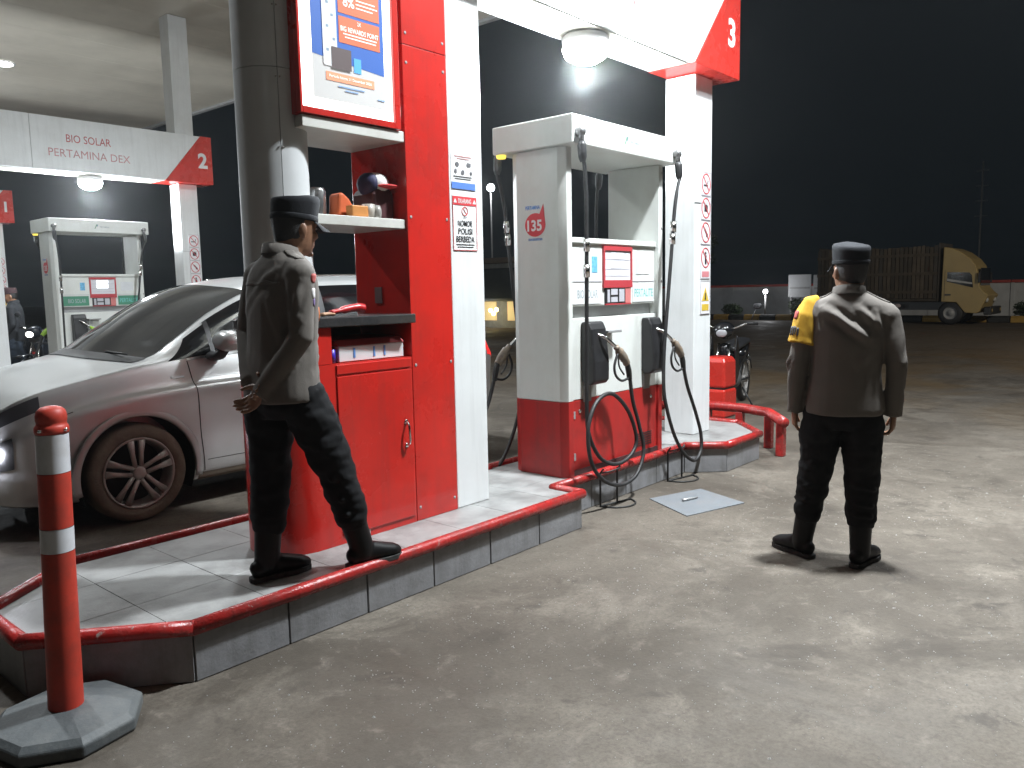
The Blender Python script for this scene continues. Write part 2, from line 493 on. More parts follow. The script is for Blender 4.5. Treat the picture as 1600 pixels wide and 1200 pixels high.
isl2 = copy_tree(isl); isl2.location = (0.07, 8.9, 0); tag(isl2, 'grey tiled fuel island beyond the silver car under the number 2 beam', 'fuel island')
isl3 = copy_tree(isl); isl3.location = (0.0, 17.7, 0); tag(isl3, 'farthest grey tiled fuel island under the number 1 beam', 'fuel island')

# ------------------------------------------------------------------ portals: beam, red end, pillars, lettering
def portal(number, lines, label, dx, dy, right_pillar_to=5.76):
    t = thing('station_portal', label, 'portal frame', (6.32+dx, 3.44+dy, 0.2245), group='numbered portal frames')
    Z0, Z1, Y0, Y1, XE = 3.25, 3.97, 3.16, 3.58, 6.68
    X0 = 2.0
    # white cladding panels of the beam, a joint every 1.2 m
    px = [X0, 2.9, 4.08]
    def P(x): return x+dx
    for a, b in zip(px[:-1], px[1:]):
        MB().box(P(a)+0.002, P(b)-0.002, Y0+dy, Y1+dy, Z0, Z1).build('beam_panel', WHITE, t, bevel=0.003, segs=1)
    MB().prism_y([(P(4.082),Z0),(P(5.90),Z0),(P(6.5),Z1),(P(4.082),Z1)], Y0+dy, Y1+dy).build('beam_panel', WHITE, t, bevel=0.003, segs=1)
    MB().prism_y([(P(5.903),Z0-0.004),(P(XE),Z0-0.004),(P(XE),Z1+0.004),(P(6.503),Z1+0.004)], Y0+dy-0.004, Y1+dy+0.004).build('red_end', RED, t, bevel=0.003, segs=1)
    MB().box(P(X0), P(5.85), Y0+dy+0.05, Y1+dy-0.05, Z0-0.012, Z0-0.003).build('beam_soffit', mat('cream_soffit_strip', (0.66,0.64,0.56), 0.5, var=0.08), t)
    # pillar under and over the beam
    MB().box(P(6.17), P(6.47), 3.30+dy, 3.58+dy, 0.2245, Z0-0.0125).build('pillar', WHITE, t, bevel=0.006)
    MB().box(P(6.17), P(6.47), 3.30+dy, 3.572+dy, Z1+0.006, right_pillar_to).build('pillar', WHITE, t, bevel=0.006)
    MB().box(P(6.165), P(6.475), 3.294+dy, 3.3+dy-0.001, 2.2, 2.203).build('panel_joint', mat('joint_grey', (0.2,0.2,0.2), 0.8), t)  # thin grey strip marking the cladding joint
    text('number', number, INKW, t, (P(6.52), Y0+dy-0.006, 3.60), height=0.235, bold=0.035)
    for s, cx, cz, w, h, m in lines:
        text('lettering', s, m, t, (P(cx), Y0+dy-0.003, cz), width=w, height=h, bold=0.0)
    return t
p3 = portal('3', [('BIO SOLAR', 4.72, 3.515, 0.62, 0.105, INKR)], 'white portal beam with red end and number 3 above the nearest pump', 0, 0)
p2 = portal('2', [('BIO SOLAR', 4.83, 3.70, 0.60, 0.105, INKR), ('PERTAMINA DEX', 4.84, 3.495, 1.10, 0.105, INKRF)],
            'white portal beam with red end and number 2 behind the silver car', 0.06, 8.9)
p1 = portal('1', [], 'white portal beam with red end and number 1, farthest of the three', 0.0, 17.7)
# near-end pilasters of the portals (the one of island 3 flanks the red cabinet)
def pilaster(x0, x1, y0, y1, label):
    o = MB().box(x0, x1, y0, y1, 0.2245, 3.247).build('pilaster', WHITE, None, bevel=0.005)
    return tag(recentre(o), label, 'pilaster', 'white clad pilasters')
pilaster(3.258, 3.53, 3.272, 3.60, 'white clad pilaster beside the red cabinet with two notices stuck on')
pilaster(3.44, 3.70, 12.17, 12.48, 'white clad pilaster holding the near end of the number 2 beam')

# portal lamps: round LED downlights hung under the beams
def portal_lamp(x, y, label, power):
    t = thing('beam_lamp', label, 'lamp', (x, y, 3.235), group='lamps under the portal beams')
    MB().lathe([(0.03,3.237),(0.145,3.237),(0.165,3.215),(0.16,3.175),(0.13,3.172)], (x,y,0)).build('housing', mat('lamp_white', (0.8,0.8,0.8), 0.4), t, smooth=True)
    MB().lathe([(0.155,3.171),(0.162,3.14),(0.14,3.09),(0.08,3.055),(0.01,3.045)], (x,y,0)).build('diffuser', glow('lamp_diffuser_light', (0.95,0.98,1.0), 30.0), t, smooth=True)
    ld = bpy.data.lights.new('beam_lamp_light', 'POINT'); ld.energy = power; ld.color = (0.88,0.95,1.0); ld.shadow_soft_size = 0.10
    lo = bpy.data.objects.new('beam_lamp_light', ld); COL.objects.link(lo); lo.parent = t; lo.location = (0,0,-0.28)
    return t
portal_lamp(4.72, 3.37, 'glaring round lamp over the nearest pump', P_PORTAL)
portal_lamp(4.95, 12.27, 'glaring round lamp under the beam behind the silver car', P_PORTAL)
portal_lamp(4.6, 21.07, 'round lamp under the farthest beam', P_PORTAL)

# ------------------------------------------------------------------ canopy with soffit panels and flush downlights
can = thing('canopy', 'high canopy roof with beige metal soffit over the pump islands', 'canopy', (3.0, 12.0, 5.76))
SOFF = mat('beige_soffit_sheet', (0.62,0.575,0.49), 0.42, var=0.10, scale=0.8, dirt=(0.33,0.30,0.25), dirt_amt=0.45, dirt_scale=0.7)
y = -4.6
while y < 27.0:
    MB().box(-3.2, 9.75, y+0.004, y+0.996, 5.765, 5.80).build('soffit_panel', SOFF, can)
    y += 1.0
MB().box(9.76, 9.86, -4.7, 27.1, 5.72, 6.6).build('fascia', mat('fascia_grey', (0.35,0.35,0.35), 0.5), can)
MB().box(-3.3, 9.75, -4.7, -4.62, 5.72, 6.6).build('fascia', MATS['fascia_grey'], can)
MB().box(-3.2, 9.75, -4.6, 27.0, 5.83, 6.5).build('roof_deck', MATS['fascia_grey'], can)
def downlight(x, y, label, power=P_SOFFIT):
    t = thing('canopy_downlight', label, 'lamp', (x, y, 5.764), group='flush downlights in the canopy')
    MB().lathe([(0.22,5.7635),(0.235,5.755),(0.21,5.742),(0.19,5.745)], (x,y,0), n=24).build('bezel', MATS['lamp_white'], t, smooth=True)
    MB().lathe([(0.001,5.7405),(0.19,5.7415),(0.19,5.7465),(0.001,5.7465)], (x,y,0), n=24).build('diffuser', glow('downlight_light', (0.93,0.97,1.0), 14.0), t)
    ld = bpy.data.lights.new('downlight_light', 'AREA'); ld.shape = 'DISK'; ld.size = 0.36; ld.energy = power; ld.color = (0.90,0.96,1.0); ld.spread = R(140)
    lo = bpy.data.objects.new('downlight_light', ld); COL.objects.link(lo); lo.parent = t; lo.location = (0,0,-0.045)
downlight(5.39, 16.8, 'flush canopy downlight glowing above the lane behind the number 2 beam')
downlight(5.39, 7.9, 'flush canopy downlight above the silver car, nearer the pillars')
downlight(1.3, 7.9, 'flush canopy downlight above the bonnet of the silver car', 190.0)
downlight(8.4, 0.6, 'flush canopy downlight above the open lane beyond the standing officer', 240.0)
downlight(4.6, 1.2, 'flush canopy downlight above the open lane nearest the viewer', 580.0)

SEAMK = mat('column_joint', (0.05,0.05,0.05), 0.8)
# ------------------------------------------------------------------ clad round column and red cabinet
co = thing('canopy_column', 'round silver clad canopy column standing at the red cabinet', 'column', (2.28,3.5,0.2245))
MB().tube([(2.28,3.5,0.226),(2.28,3.5,1.309)], 0.15, n=24).build('core', GREY, co, smooth=True)
def shell(a0, a1, z0, z1):
    n_ = 20; k = MB(); A = [R(a0+(a1-a0)*q/n_) for q in range(n_+1)]
    k.rings([[Vector((2.28+r_*math.cos(a), 3.5+r_*math.sin(a), z)) for a in A]+[Vector((2.28+r2*math.cos(a), 3.5+r2*math.sin(a), z)) for a in reversed(A)] for r_, r2, z in ((0.166,0.158,z0),(0.166,0.158,z1))])
    o = k.build('cladding_sheet', ALU, co, smooth=True)
    try: o.data.set_sharp_from_angle(angle=R(40))
    except Exception: pass
MB().tube([(2.28,3.5,1.386),(2.28,3.5,5.76)], 0.155, n=24).build('core', SEAMK, co, smooth=True)
for z0, z1 in ((1.386,2.552),(2.555,4.0),(4.003,5.755)):
    for a0 in (250.5, 70.5): shell(a0, a0+179.0, z0, z1)
for a0 in (253, 247, 73, 67):
    for q in range(7):
        z_ = 1.55+0.32*q; a = R(a0); MB().ball((2.28+0.1665*math.cos(a), 3.5+0.1665*math.sin(a), z_), (0.0045,0.0045,0.0045), n=8, m=6).build('rivet', CHROME, co, smooth=True)
KD = mat('black_granite', (0.035,0.035,0.037), 0.22, var=0.35, scale=60, dirt=(0.10,0.09,0.08), dirt_amt=0.5)
kc = thing('service_cabinet', 'tall red service cabinet with open shelves and lit poster box', 'cabinet', (2.7,3.5,0.2245))
REDC = mat('red_cabinet_lacquer', (0.56,0.020,0.014), 0.28, var=0.12, scale=2.0, dirt=(0.16,0.03,0.025), dirt_amt=0.45, dirt_scale=3.0, coat=0.35, streak=0.35, chips=(0.42,0.30,0.28), chip_scale=14, chip_at=0.735, bump=0.04, bscale=6)
st = [(2.3+0.23*math.cos(a), 3.5+0.23*math.sin(a)) for a in [R(90+180*i/60) for i in range(61)]]
stad = st + [(2.93,3.27),(2.93,3.73)]
base = MB().prism(stad, 0.2245, 1.150).build('base_cabinet', REDC, kc, smooth=True)
base.data.set_sharp_from_angle(angle=R(35))
MB().prism(st+[(2.405,3.27),(2.405,3.73)], 1.152, 1.332).build('end_block', REDC, kc, smooth=True).data.set_sharp_from_angle(angle=R(35))
MB().box(2.407, 2.93, 3.70, 3.73, 1.152, 1.332).build('back_board', mat('grey_laminate', (0.38,0.37,0.35), 0.5), kc)
MB().prism([(2.3+0.25*math.cos(R(90+180*i/18)), 3.5+0.25*math.sin(R(90+180*i/18))) for i in range(19)]+[(2.932,3.225),(2.932,3.75)], 1.334, 1.384).build('counter_top', KD, kc, bevel=0.006)
dr = MB().box(2.425, 2.918, 3.2625, 3.2695, 0.265, 1.085).build('door', REDC, kc, bevel=0.003)
MB().box(2.425, 2.918, 3.262, 3.2695, 1.095, 1.145).build('drawer_rail', REDC, kc, bevel=0.004)
h = MB(); h.tube(catmull([(2.868,3.262,0.80),(2.862,3.235,0.785),(2.862,3.228,0.735),(2.868,3.235,0.685),(2.868,3.262,0.67)],5), 0.0065, n=8)
h.ball((2.868,3.260,0.80),(0.013,0.006,0.013)); h.ball((2.868,3.260,0.67),(0.013,0.006,0.013))
h.build('handle', CHROME, dr, smooth=True)
MB().box(2.45, 2.60, 3.2685, 3.2705, 0.228, 0.262).build('scuffed_plinth', mat('scuffed_white', (0.45,0.43,0.42), 0.7, dirt=(0.3,0.05,0.04), dirt_amt=0.7, dirt_scale=20), kc)
MB().box(2.935, 3.255, 3.27, 3.73, 0.2245, 2.79).build('upright_panel', REDC, kc, bevel=0.003)
MB().box(2.935, 3.255, 3.27, 3.73, 2.793, 3.245).build('upright_panel', REDC, kc, bevel=0.003)
sw = mat('white_shelf_laminate', (0.62,0.62,0.58), 0.4, var=0.08, dirt=(0.33,0.30,0.26), dirt_amt=0.5, dirt_scale=6)
MB().box(2.30, 2.933, 3.285, 3.72, 1.837, 1.886).build('shelf', sw, kc, bevel=0.003)
MB().box(2.30, 2.933, 3.275, 3.72, 2.288, 2.343).build('shelf', sw, kc, bevel=0.003)
MB().box(2.286, 2.933, 3.30, 3.60, 2.346, 3.24).build('light_box', REDC, kc)
bord = MB(); bord.box(2.286,2.300,3.262,3.299,2.348,3.235); bord.box(2.868,2.905,3.262,3.299,2.348,3.235); bord.box(2.3005,2.8675,3.262,3.299,2.348,2.380)
bord.build('light_box_frame', REDC, kc, bevel=0.002)
MB().box(2.301, 2.867, 3.279, 3.298, 2.381, 3.23).build('light_panel', glow('light_box_glow', (1.0,1.0,0.98), 3.2), kc)
for x_ in (2.96, 3.23):
    for z_ in (0.30, 1.1, 1.9, 2.7, 2.85):
        MB().lathe([(0.001,3.2665),(0.007,3.2672),(0.009,3.2695)], (x_,0,z_), n=10, axis='Y').build('screw', GREY, kc)
# switch plate on the inner side wall
MB().box(2.929, 2.9345, 3.50, 3.56, 1.44, 1.53).build('switch_plate', mat('dirty_switch', (0.18,0.10,0.10), 0.5), kc)

# the poster in the light box
pw = thing('poster', 'blue and white promotional poster in the lit box with orange panels', 'poster', (2.595,3.272,2.433))
def em(name, c, s=0.55):                     # print lit from behind by the box
    return glow(name, c, s*0.5)
Y_ = 3.2775
slab_y(2.374, 2.816, 2.433, 3.12, Y_, 0.0012).build('sheet', em('poster_white', (0.50,0.50,0.49), 0.7), pw)
MB().prism_y([(2.375,2.635),(2.815,2.60),(2.815,3.119),(2.375,3.119)], Y_-0.0012, Y_-0.0002).build('blue_field', em('poster_blue', (0.03,0.11,0.40), 0.6), pw)
slab_y(2.535, 2.79, 2.855, 2.975, Y_-0.0026, 0.001).build('orange_panel', em('poster_orange', (0.60,0.14,0.06), 0.6), pw)
slab_y(2.535, 2.79, 2.715, 2.84, Y_-0.0026, 0.001).build('orange_panel', MATS['poster_orange'], pw)
slab_y(2.45, 2.745, 2.525, 2.565, Y_-0.0026, 0.001).build('orange_panel', em('poster_orange_pale', (0.80,0.30,0.17), 0.7), pw)
ph = MB().prism_y([(2.437,2.60),(2.444,2.592),(2.513,2.592),(2.52,2.60),(2.52,3.012),(2.51,3.022),(2.447,3.022),(2.437,3.012)], Y_-0.004, Y_-0.0028).build('phone_print', em('poster_phone', (0.62,0.64,0.66), 0.7), pw)
MB().box(2.462, 2.492, Y_-0.0052, Y_-0.0042, 3.002, 3.014).build('phone_notch', INKK, ph)
for i in range(6):
    x_ = 2.45+0.035*(i % 2)+random.uniform(0,0.012); z_ = 2.66+0.055*i
    slab_y(x_, x_+0.014, z_, z_+0.012, Y_-0.0052, 0.001).build('phone_icon', em('poster_icon', (0.25,0.33,0.42), 0.5), ph)
slab_y(2.485, 2.602, 2.585, 2.685, Y_-0.0066, 0.001).build('card_print', em('poster_card', (0.10,0.075,0.075), 0.5), pw)
slab_y(2.62, 2.665, 2.585, 2.655, Y_-0.0026, 0.001).build('mark_print', em('poster_mark', (0.08,0.35,0.72), 0.6), pw)
PT = em('poster_text', (0.9,0.85,0.8), 0.7); PB = em('poster_text_blue', (0.25,0.38,0.62), 0.6)
for s, c, w, hh, m in [('dan MyPertamina', (2.675,3.02), 0.23, 0.028, PT), ('CASHBACK', (2.635,2.955), 0.10, 0.017, PT), ('8%', (2.60,2.913), 0.07, 0.048, PT),
                        ('2X', (2.66,2.822), 0.024, 0.018, PT), ('BIG REWARDS POINT', (2.663,2.783), 0.235, 0.024, PT),
                        ('Periode hingga 31 Desember 2026', (2.597,2.545), 0.26, 0.018, PT)]:
    text('lettering', s, m, pw, (c[0], Y_-0.0040, c[1]), width=w, height=hh, bold=0.02)
for x0, x1, z_ in [(2.645,2.765,2.93),(2.645,2.78,2.912),(2.645,2.75,2.894),(2.56,2.77,2.757),(2.57,2.765,2.742)]:
    slab_y(x0, x1, z_, z_+0.006, Y_-0.0038, 0.0008).build('print_line', PT, pw)
for x0, x1, z_ in [(2.52,2.68,2.502),(2.56,2.64,2.486),(2.765,2.81,2.475)]:
    slab_y(x0, x1, z_, z_+0.006, Y_-0.0038, 0.0008).build('print_line', PB, pw)

# ------------------------------------------------------------------ notices on the pilaster
def notice(label, x0, x1, z0, z1):
    t = thing('notice_sheet', label, 'notice', ((x0+x1)/2, 3.2705, z0), group='notices on the white pilaster')
    slab_y(x0, x1, z0, z1, 3.2695, 0.0015).build('sheet', mat('paper_white', (0.76,0.76,0.76), 0.5, var=0.04), t)
    return t
n1 = notice('white notice with small pictures and a blue bottom strip, upper one on the pilaster', 3.272, 3.468, 2.075, 2.280)
slab_y(3.273, 3.467, 2.078, 2.115, 3.2675, 0.001).build('blue_strip', mat('blue_print', (0.10,0.22,0.60), 0.5, var=0.15), n1)
for i, (x_, z_, w_) in enumerate([(3.305,2.215,0.034),(3.39,2.217,0.05),(3.295,2.175,0.026),(3.35,2.172,0.034),(3.42,2.172,0.026)]):
    MB().prism_y([(x_+w_*0.5*(1+math.cos(a)*random.uniform(0.7,1.1)), z_+0.014*math.sin(a)*random.uniform(0.7,1.2)) for a in [2*math.pi*k/9 for k in range(9)]], 3.2675, 3.2685).build('picture', mat('grey_print', (0.12,0.12,0.13), 0.6, var=0.3), n1)
slab_y(3.29, 3.44, 2.145, 2.150, 3.2675, 0.001).build('print_line', INKK, n1)
slab_y(3.30, 3.43, 2.133, 2.137, 3.2675, 0.001).build('print_line', INKK, n1)
slab_y(3.30, 3.44, 2.258, 2.263, 3.2675, 0.001).build('print_line', INKRF, n1)
slab_y(3.32, 3.42, 2.246, 2.250, 3.2675, 0.001).build('print_line', INKRF, n1)
n2 = notice('red and white warning notice with bold words about number plates, lower on the pilaster', 3.276, 3.474, 1.730, 2.040)
slab_y(3.277, 3.473, 1.988, 2.037, 3.2675, 0.001).build('red_header', mat('red_print', (0.62,0.05,0.06), 0.5, var=0.1), n2)
bd = MB()
for a in ((3.277,3.280,1.732,1.987),(3.470,3.473,1.732,1.987),(3.2805,3.4695,1.732,1.735)): bd.box(a[0],a[1],3.2675,3.2685,a[2],a[3])
bd.build('border', MATS['red_print'], n2)
text('lettering', 'DILARANG', INKW, n2, (3.375,3.2668,2.012), width=0.105, height=0.026, bold=0.01)
for x_ in (3.296, 3.454):
    MB().prism_y([(x_-0.013,2.0),(x_+0.013,2.0),(x_,2.025)], 3.2660, 3.2670).build('triangle', INKW, n2)
rg = MB()
pts = [(3.375+0.024*math.cos(a), 3.268, 1.955+0.024*math.sin(a)) for a in [2*math.pi*k/20 for k in range(20)]]
rg.tube(pts, 0.002, n=6, closed=True); rg.tube([(3.36,3.268,1.972),(3.39,3.268,1.938)], 0.002, n=6)
rg.build('prohibition_ring', MATS['red_print'], n2)
for s, z_, w_ in (('JIKA',1.920,0.028),):
    text('lettering', s, INKK, n2, (3.375,3.2670,z_), width=w_, height=0.011, bold=0.02)
for s, z_, w_ in (('NOMOR',1.886,0.12),('POLISI',1.842,0.115),('BERBEDA',1.797,0.15)):
    text('lettering', s, INKK, n2, (3.375,3.2670,z_), width=w_, height=0.034, bold=0.012)
slab_y(3.30, 3.45, 1.763, 1.768, 3.2675, 0.001).build('print_line', INKK, n2)
slab_y(3.31, 3.44, 1.750, 1.754, 3.2675, 0.001).build('print_line', INKK, n2)

# ------------------------------------------------------------------ square safety signs on the pillars
SW = mat('sign_white', (0.74,0.73,0.74), 0.45, var=0.05); SR = mat('sign_red', (0.55,0.06,0.07), 0.5, var=0.15); SYL = mat('sign_yellow', (0.65,0.45,0.05), 0.5)
def sign_plate(kind, label, z0, z1, x0=6.275, x1=6.445, yy=3.2945):
    cx = (x0+x1)/2; cz = (z0+z1)/2
    t = thing('safety_sign', label, 'safety sign', (cx, yy+0.004, z0), group='safety signs on the pillars')
    slab_y(x0, x1, z0, z1, yy, 0.005).build('plate', SW, t)
    b = MB()
    for q in ((x0,x0+0.004,z0,z1),(x1-0.004,x1,z0,z1),(x0+0.0045,x1-0.0045,z0,z0+0.004),(x0+0.0045,x1-0.0045,z1-0.004,z1)): b.box(q[0],q[1],yy-0.002,yy-0.0005,q[2],q[3])
    b.build('border', mat('sign_grey', (0.35,0.33,0.36), 0.5), t)
    if kind == 'caution':
        MB().prism_y([(cx-0.062,cz-0.03),(cx+0.062,cz-0.03),(cx,cz+0.085)], yy-0.002, yy-0.0005).build('triangle', SYL, t)
        MB().prism_y([(cx-0.012,cz-0.02),(cx+0.012,cz-0.02),(cx+0.006,cz+0.04),(cx-0.006,cz+0.04)], yy-0.0035, yy-0.0025).build('pictogram', INKK, t)
        slab_y(cx-0.06, cx+0.06, z0+0.03, z0+0.085, yy-0.002, 0.0012).build('caption_bar', SYL, t)
        return t
    up = 0.035 if kind == 'person' else 0.0
    r = MB(); r.tube([(cx+0.072*math.cos(a), yy-0.001, cz+up+0.082*math.sin(a)) for a in [2*math.pi*k/28 for k in range(28)]], [(0.0022,0.006)]*28, n=6, closed=True, ref=(0,1,0))
    r.tube([(cx-0.05,yy-0.003,cz+up+0.057),(cx+0.05,yy-0.003,cz+up-0.057)], [(0.0015,0.006)]*2, n=6, ref=(0,1,0))
    r.build('prohibition_ring', SR, t)
    k = MB(); q = lambda pl: k.prism_y([(cx+a, cz+up+b_) for a, b_ in pl], yy-0.0022, yy-0.0006)
    if kind == 'smoke': q([(-0.045,-0.02),(0.03,-0.02),(0.03,-0.006),(-0.045,-0.006)]); q([(0.02,0.0),(0.03,0.0),(0.036,0.03),(0.026,0.03)])
    if kind == 'camera': q([(-0.03,-0.03),(0.03,-0.03),(0.03,0.02),(0.012,0.03),(-0.012,0.03),(-0.03,0.02)])
    if kind == 'phone': q([(-0.03,0.02),(-0.015,0.035),(0.04,-0.02),(0.025,-0.038)]); q([(0.0,-0.03),(0.02,-0.04),(0.028,-0.03),(0.01,-0.018)])
    if kind == 'person': q([(-0.012,-0.055),(0.012,-0.055),(0.016,0.02),(-0.016,0.02)]); q(disc_poly(0.0,0.038,0.013,10))
    k.build('pictogram', INKK, t)
    if kind == 'person': slab_y(cx-0.062, cx+0.062, z0+0.014, z0+0.062, yy-0.002, 0.0012).build('caption_bar', mat('sign_pink', (0.60,0.22,0.24), 0.5), t)
    return t
SIG = [('smoke', 'no smoking sign', 2.268, 2.462), ('camera', 'no camera sign', 2.064, 2.262), ('phone', 'no telephone sign', 1.858, 2.058),
       ('person', 'no entry for people sign with red caption', 1.566, 1.852), ('caution', 'yellow triangle caution sign', 1.262, 1.548)]
for k, nm, a, b in SIG: sign_plate(k, nm+' on the pillar nearest the viewer', a, b)
for k, nm, a, b in SIG:
    s = sign_plate(k, nm+' on the pillar behind the silver car', a, b); s.location.x += 0.06; s.location.y += 8.9
for k, nm, a, b in SIG:
    s = sign_plate(k, nm+' on the farthest pillar', a, b); s.location.y += 17.7
# ------------------------------------------------------------------ fuel dispenser
def dispenser(label, loc):
    t = thing('fuel_pump', label, 'fuel pump', (4.86,3.43,0.2245), group='fuel pumps')
    # side towers: red foot, white upright with a chamfered front corner
    def tower(xo, xi):
        s = 1 if xi > xo else -1
        pl = [(xo,3.255),(xo+s*0.03,3.20),(xi,3.20),(xi,3.66),(xo+s*0.03,3.66),(xo,3.605)]
        if s < 0: pl = list(reversed(pl))
        pr = [(x+ (0.002*s if abs(x-xo) < 1e-6 else 0), y) for x, y in pl]
        MB().prism(pl, 0.2245, 0.742).build('tower_foot', REDPUMP, t, bevel=0.003)
        MB().prism(pr, 0.744, 2.418).build('side_tower', PUMPW, t, bevel=0.004)
    tower(4.23, 4.315); tower(5.505, 5.42)
    rf = MB().box(4.19, 5.56, 3.10, 3.78, 2.42, 2.602).build('roof', PUMPW, t, bevel=0.008)
    for x_, y_ in ((4.235,3.74),):
        MB().lathe([(0.001,2.395),(0.03,2.398),(0.034,2.412),(0.034,2.4195),(0.001,2.4195)], (x_,y_,0), n=16).build('marker_lamp', glow('yellow_marker_light', (1.0,0.75,0.10), 1.2), rf)
    # hydraulic cabinet
    MB().box(4.318, 5.417, 3.215, 3.645, 0.2245, 0.742).build('lower_door', REDPUMP, t, bevel=0.004)
    MB().box(4.318, 5.417, 3.215, 3.645, 0.745, 1.300).build('upper_door', PUMPW, t, bevel=0.006)
    MB().box(4.319, 5.416, 3.28, 3.58, 1.301, 1.379).build('gap_panel', GREY, t)
    hd = MB().box(4.318, 5.417, 3.235, 3.625, 1.380, 1.838).build('display_head', PUMPW, t, bevel=0.005)
    MB().box(4.318, 5.417, 3.218, 3.642, 1.806, 1.842).build('head_cap', PUMPW, t, bevel=0.004)
    # display on both faces (the front one carries the read-out)
    for fy, sg in ((3.235,-1),(3.625,1)):
        def bx(x0,x1,z0,z1,d0,d1): return MB().box(x0,x1,min(fy+sg*d0,fy+sg*d1),max(fy+sg*d0,fy+sg*d1),z0,z1)
        fr = MB()
        for q in ((4.71,5.08,1.765,1.795),(4.71,4.728,1.556,1.7645),(5.062,5.08,1.556,1.7645),(4.71,5.08,1.503,1.5555)):
            k = bx(q[0],q[1],q[2],q[3],0.0005,0.016); fr.add(k.v,k.f)
        f_ = fr.build('screen_frame', mat('red_screen_trim', (0.45,0.05,0.06), 0.4), hd)
        s_ = bx(4.7285,5.0615,1.5565,1.7645,0.0005,0.008).build('screen', mat('screen_pale', (0.68,0.68,0.72), 0.15, var=0.03), hd)
        for z_ in (1.70,1.632,1.585): bx(4.74,5.05,z_,z_+0.003,0.0085,0.0095).build('screen_line', mat('screen_line_grey', (0.40,0.38,0.42), 0.4), hd)
        bx(4.81,4.97,1.708,1.752,0.0085,0.0095).build('readout', mat('readout_white', (0.78,0.79,0.82), 0.2), hd)
        bx(4.81,4.97,1.640,1.692,0.0085,0.0095).build('readout', MATS['readout_white'], hd)
        kp = bx(4.735,4.985,1.392,1.5015,0.0005,0.012).build('keypad', DARK, hd)
        for i, (a, b, c_, d_) in enumerate([(4.755,4.785,1.40,1.49),(4.80,4.885,1.452,1.494),(4.80,4.885,1.40,1.437),(4.905,4.972,1.402,1.492)]):
            bx(a,b,c_,d_,0.0125,0.015).build('key_panel', mat('key_grey', (0.50,0.50,0.54), 0.4), hd)
        bx(4.99,5.062,1.392,1.5015,0.0005,0.012).build('card_slot', mat('pink_panel', (0.60,0.20,0.19), 0.4), hd)
        bx(4.735,5.062,1.381,1.391,0.0005,0.014).build('red_sill', MATS['red_screen_trim'], hd)
        for x0, x1 in ((4.33,4.70),(5.09,5.405)):
            bx(x0,x1,1.545,1.550,0.0005,0.003).build('seam', MATS['screen_line_grey'], hd)
        bx(4.585,4.65,1.61,1.72,0.0005,0.002).build('blue_sticker', mat('light_blue_sticker', (0.16,0.46,0.72), 0.5, var=0.4, scale=60), hd)
        bx(4.34,4.69,1.395,1.53,0.0005,0.004).build('grade_plate', mat('grade_white', (0.72,0.73,0.73), 0.4), hd)
        bx(5.10,5.40,1.395,1.53,0.0005,0.004).build('grade_plate', MATS['grade_white'], hd)
    text('lettering', 'BIO SOLAR', mat('grey_lettering', (0.33,0.38,0.40), 0.5), hd, (4.53,3.2305,1.462), width=0.24, height=0.058, bold=0.01)
    text('lettering', 'PERTALITE', mat('aqua_lettering', (0.16,0.50,0.47), 0.5), hd, (5.255,3.2305,1.462), width=0.26, height=0.06, bold=0.01)
    text('lettering', 'PERTAMINA', mat('grey_lettering', (0.33,0.38,0.40), 0.5), rf, (4.93,3.0985,2.503), width=0.13, height=0.022, bold=0.01)
    MB().prism_y([(4.79,2.475),(4.80,2.475),(4.83,2.53),(4.82,2.54)], 3.0975, 3.0992).build('logo_mark', mat('green_mark', (0.15,0.30,0.20), 0.5), rf)
    MB().prism_y([(4.822,2.50),(4.838,2.515),(4.842,2.54),(4.83,2.535)], 3.0965, 3.0974).build('logo_mark', mat('teal_mark', (0.2,0.3,0.4), 0.5), rf)
    # call number badge on the near side tower
    def xq(poly, d0=0.0, m=None, nm='badge'):
        return MB().prism_x([(y_,z_) for y_,z_ in poly], 4.232-0.0022-d0, 4.232-0.0006-d0).build(nm, m, t)
    cy, cz = 3.445, 1.93
    drop = [(cy+0.088*math.cos(a), cz+0.078*math.sin(a)) for a in [2*math.pi*k/28 for k in range(28)]]
    drop = [p for p in drop if not (p[0] < cy-0.045 and p[1] > cz+0.02)]
    ins = min(range(len(drop)), key=lambda i: (drop[i][0]-(cy-0.03))**2+(drop[i][1]-(cz+0.075))**2)
    drop = drop[:ins+1]+[(cy-0.072,cz+0.135)]+drop[ins+1:]
    xq(drop, 0, mat('badge_red', (0.55,0.05,0.06), 0.45), 'call_badge')
    text('lettering', '135', INKW, t, (4.2285, cy+0.004, cz-0.004), width=0.125, height=0.075, face='-X', bold=0.03)
    text('lettering', 'PERTAMINA', INKB, t, (4.2305, cy+0.02, 2.045), width=0.125, height=0.026, face='-X', bold=0.03)
    xq([(cy-0.06,1.826),(cy+0.06,1.826),(cy+0.06,1.842),(cy-0.06,1.842)], 0, mat('badge_blue', (0.22,0.32,0.50), 0.5, var=0.5, scale=90), 'badge_strip')
    # door furniture
    for x_ in (4.40, 5.33):
        MB().lathe([(0.001,3.209),(0.012,3.2095),(0.014,3.2145)], (x_,0,0.665), n=14, axis='Y').build('door_lock', CHROME, t)
    for z_ in (0.33, 0.62):
        MB().box(4.322,4.345,3.209,3.2145,z_,z_+0.05).build('hinge', GREY, t)
    for q in range(6):
        MB().box(5.12,5.34,3.2115,3.2145,0.30+q*0.018,0.307+q*0.018).build('vent_slot', DARK, t)
    MB().box(4.30,5.44,3.205,3.2145,0.226,0.262).build('kick_strip', mat('grimy_kick_strip', (0.05,0.012,0.012), 0.7, var=0.4, scale=9), t)
    MB().box(5.15,5.33,3.232,3.2347,1.60,1.73).build('price_sticker', mat('pale_sticker', (0.66,0.68,0.70), 0.5), hd)
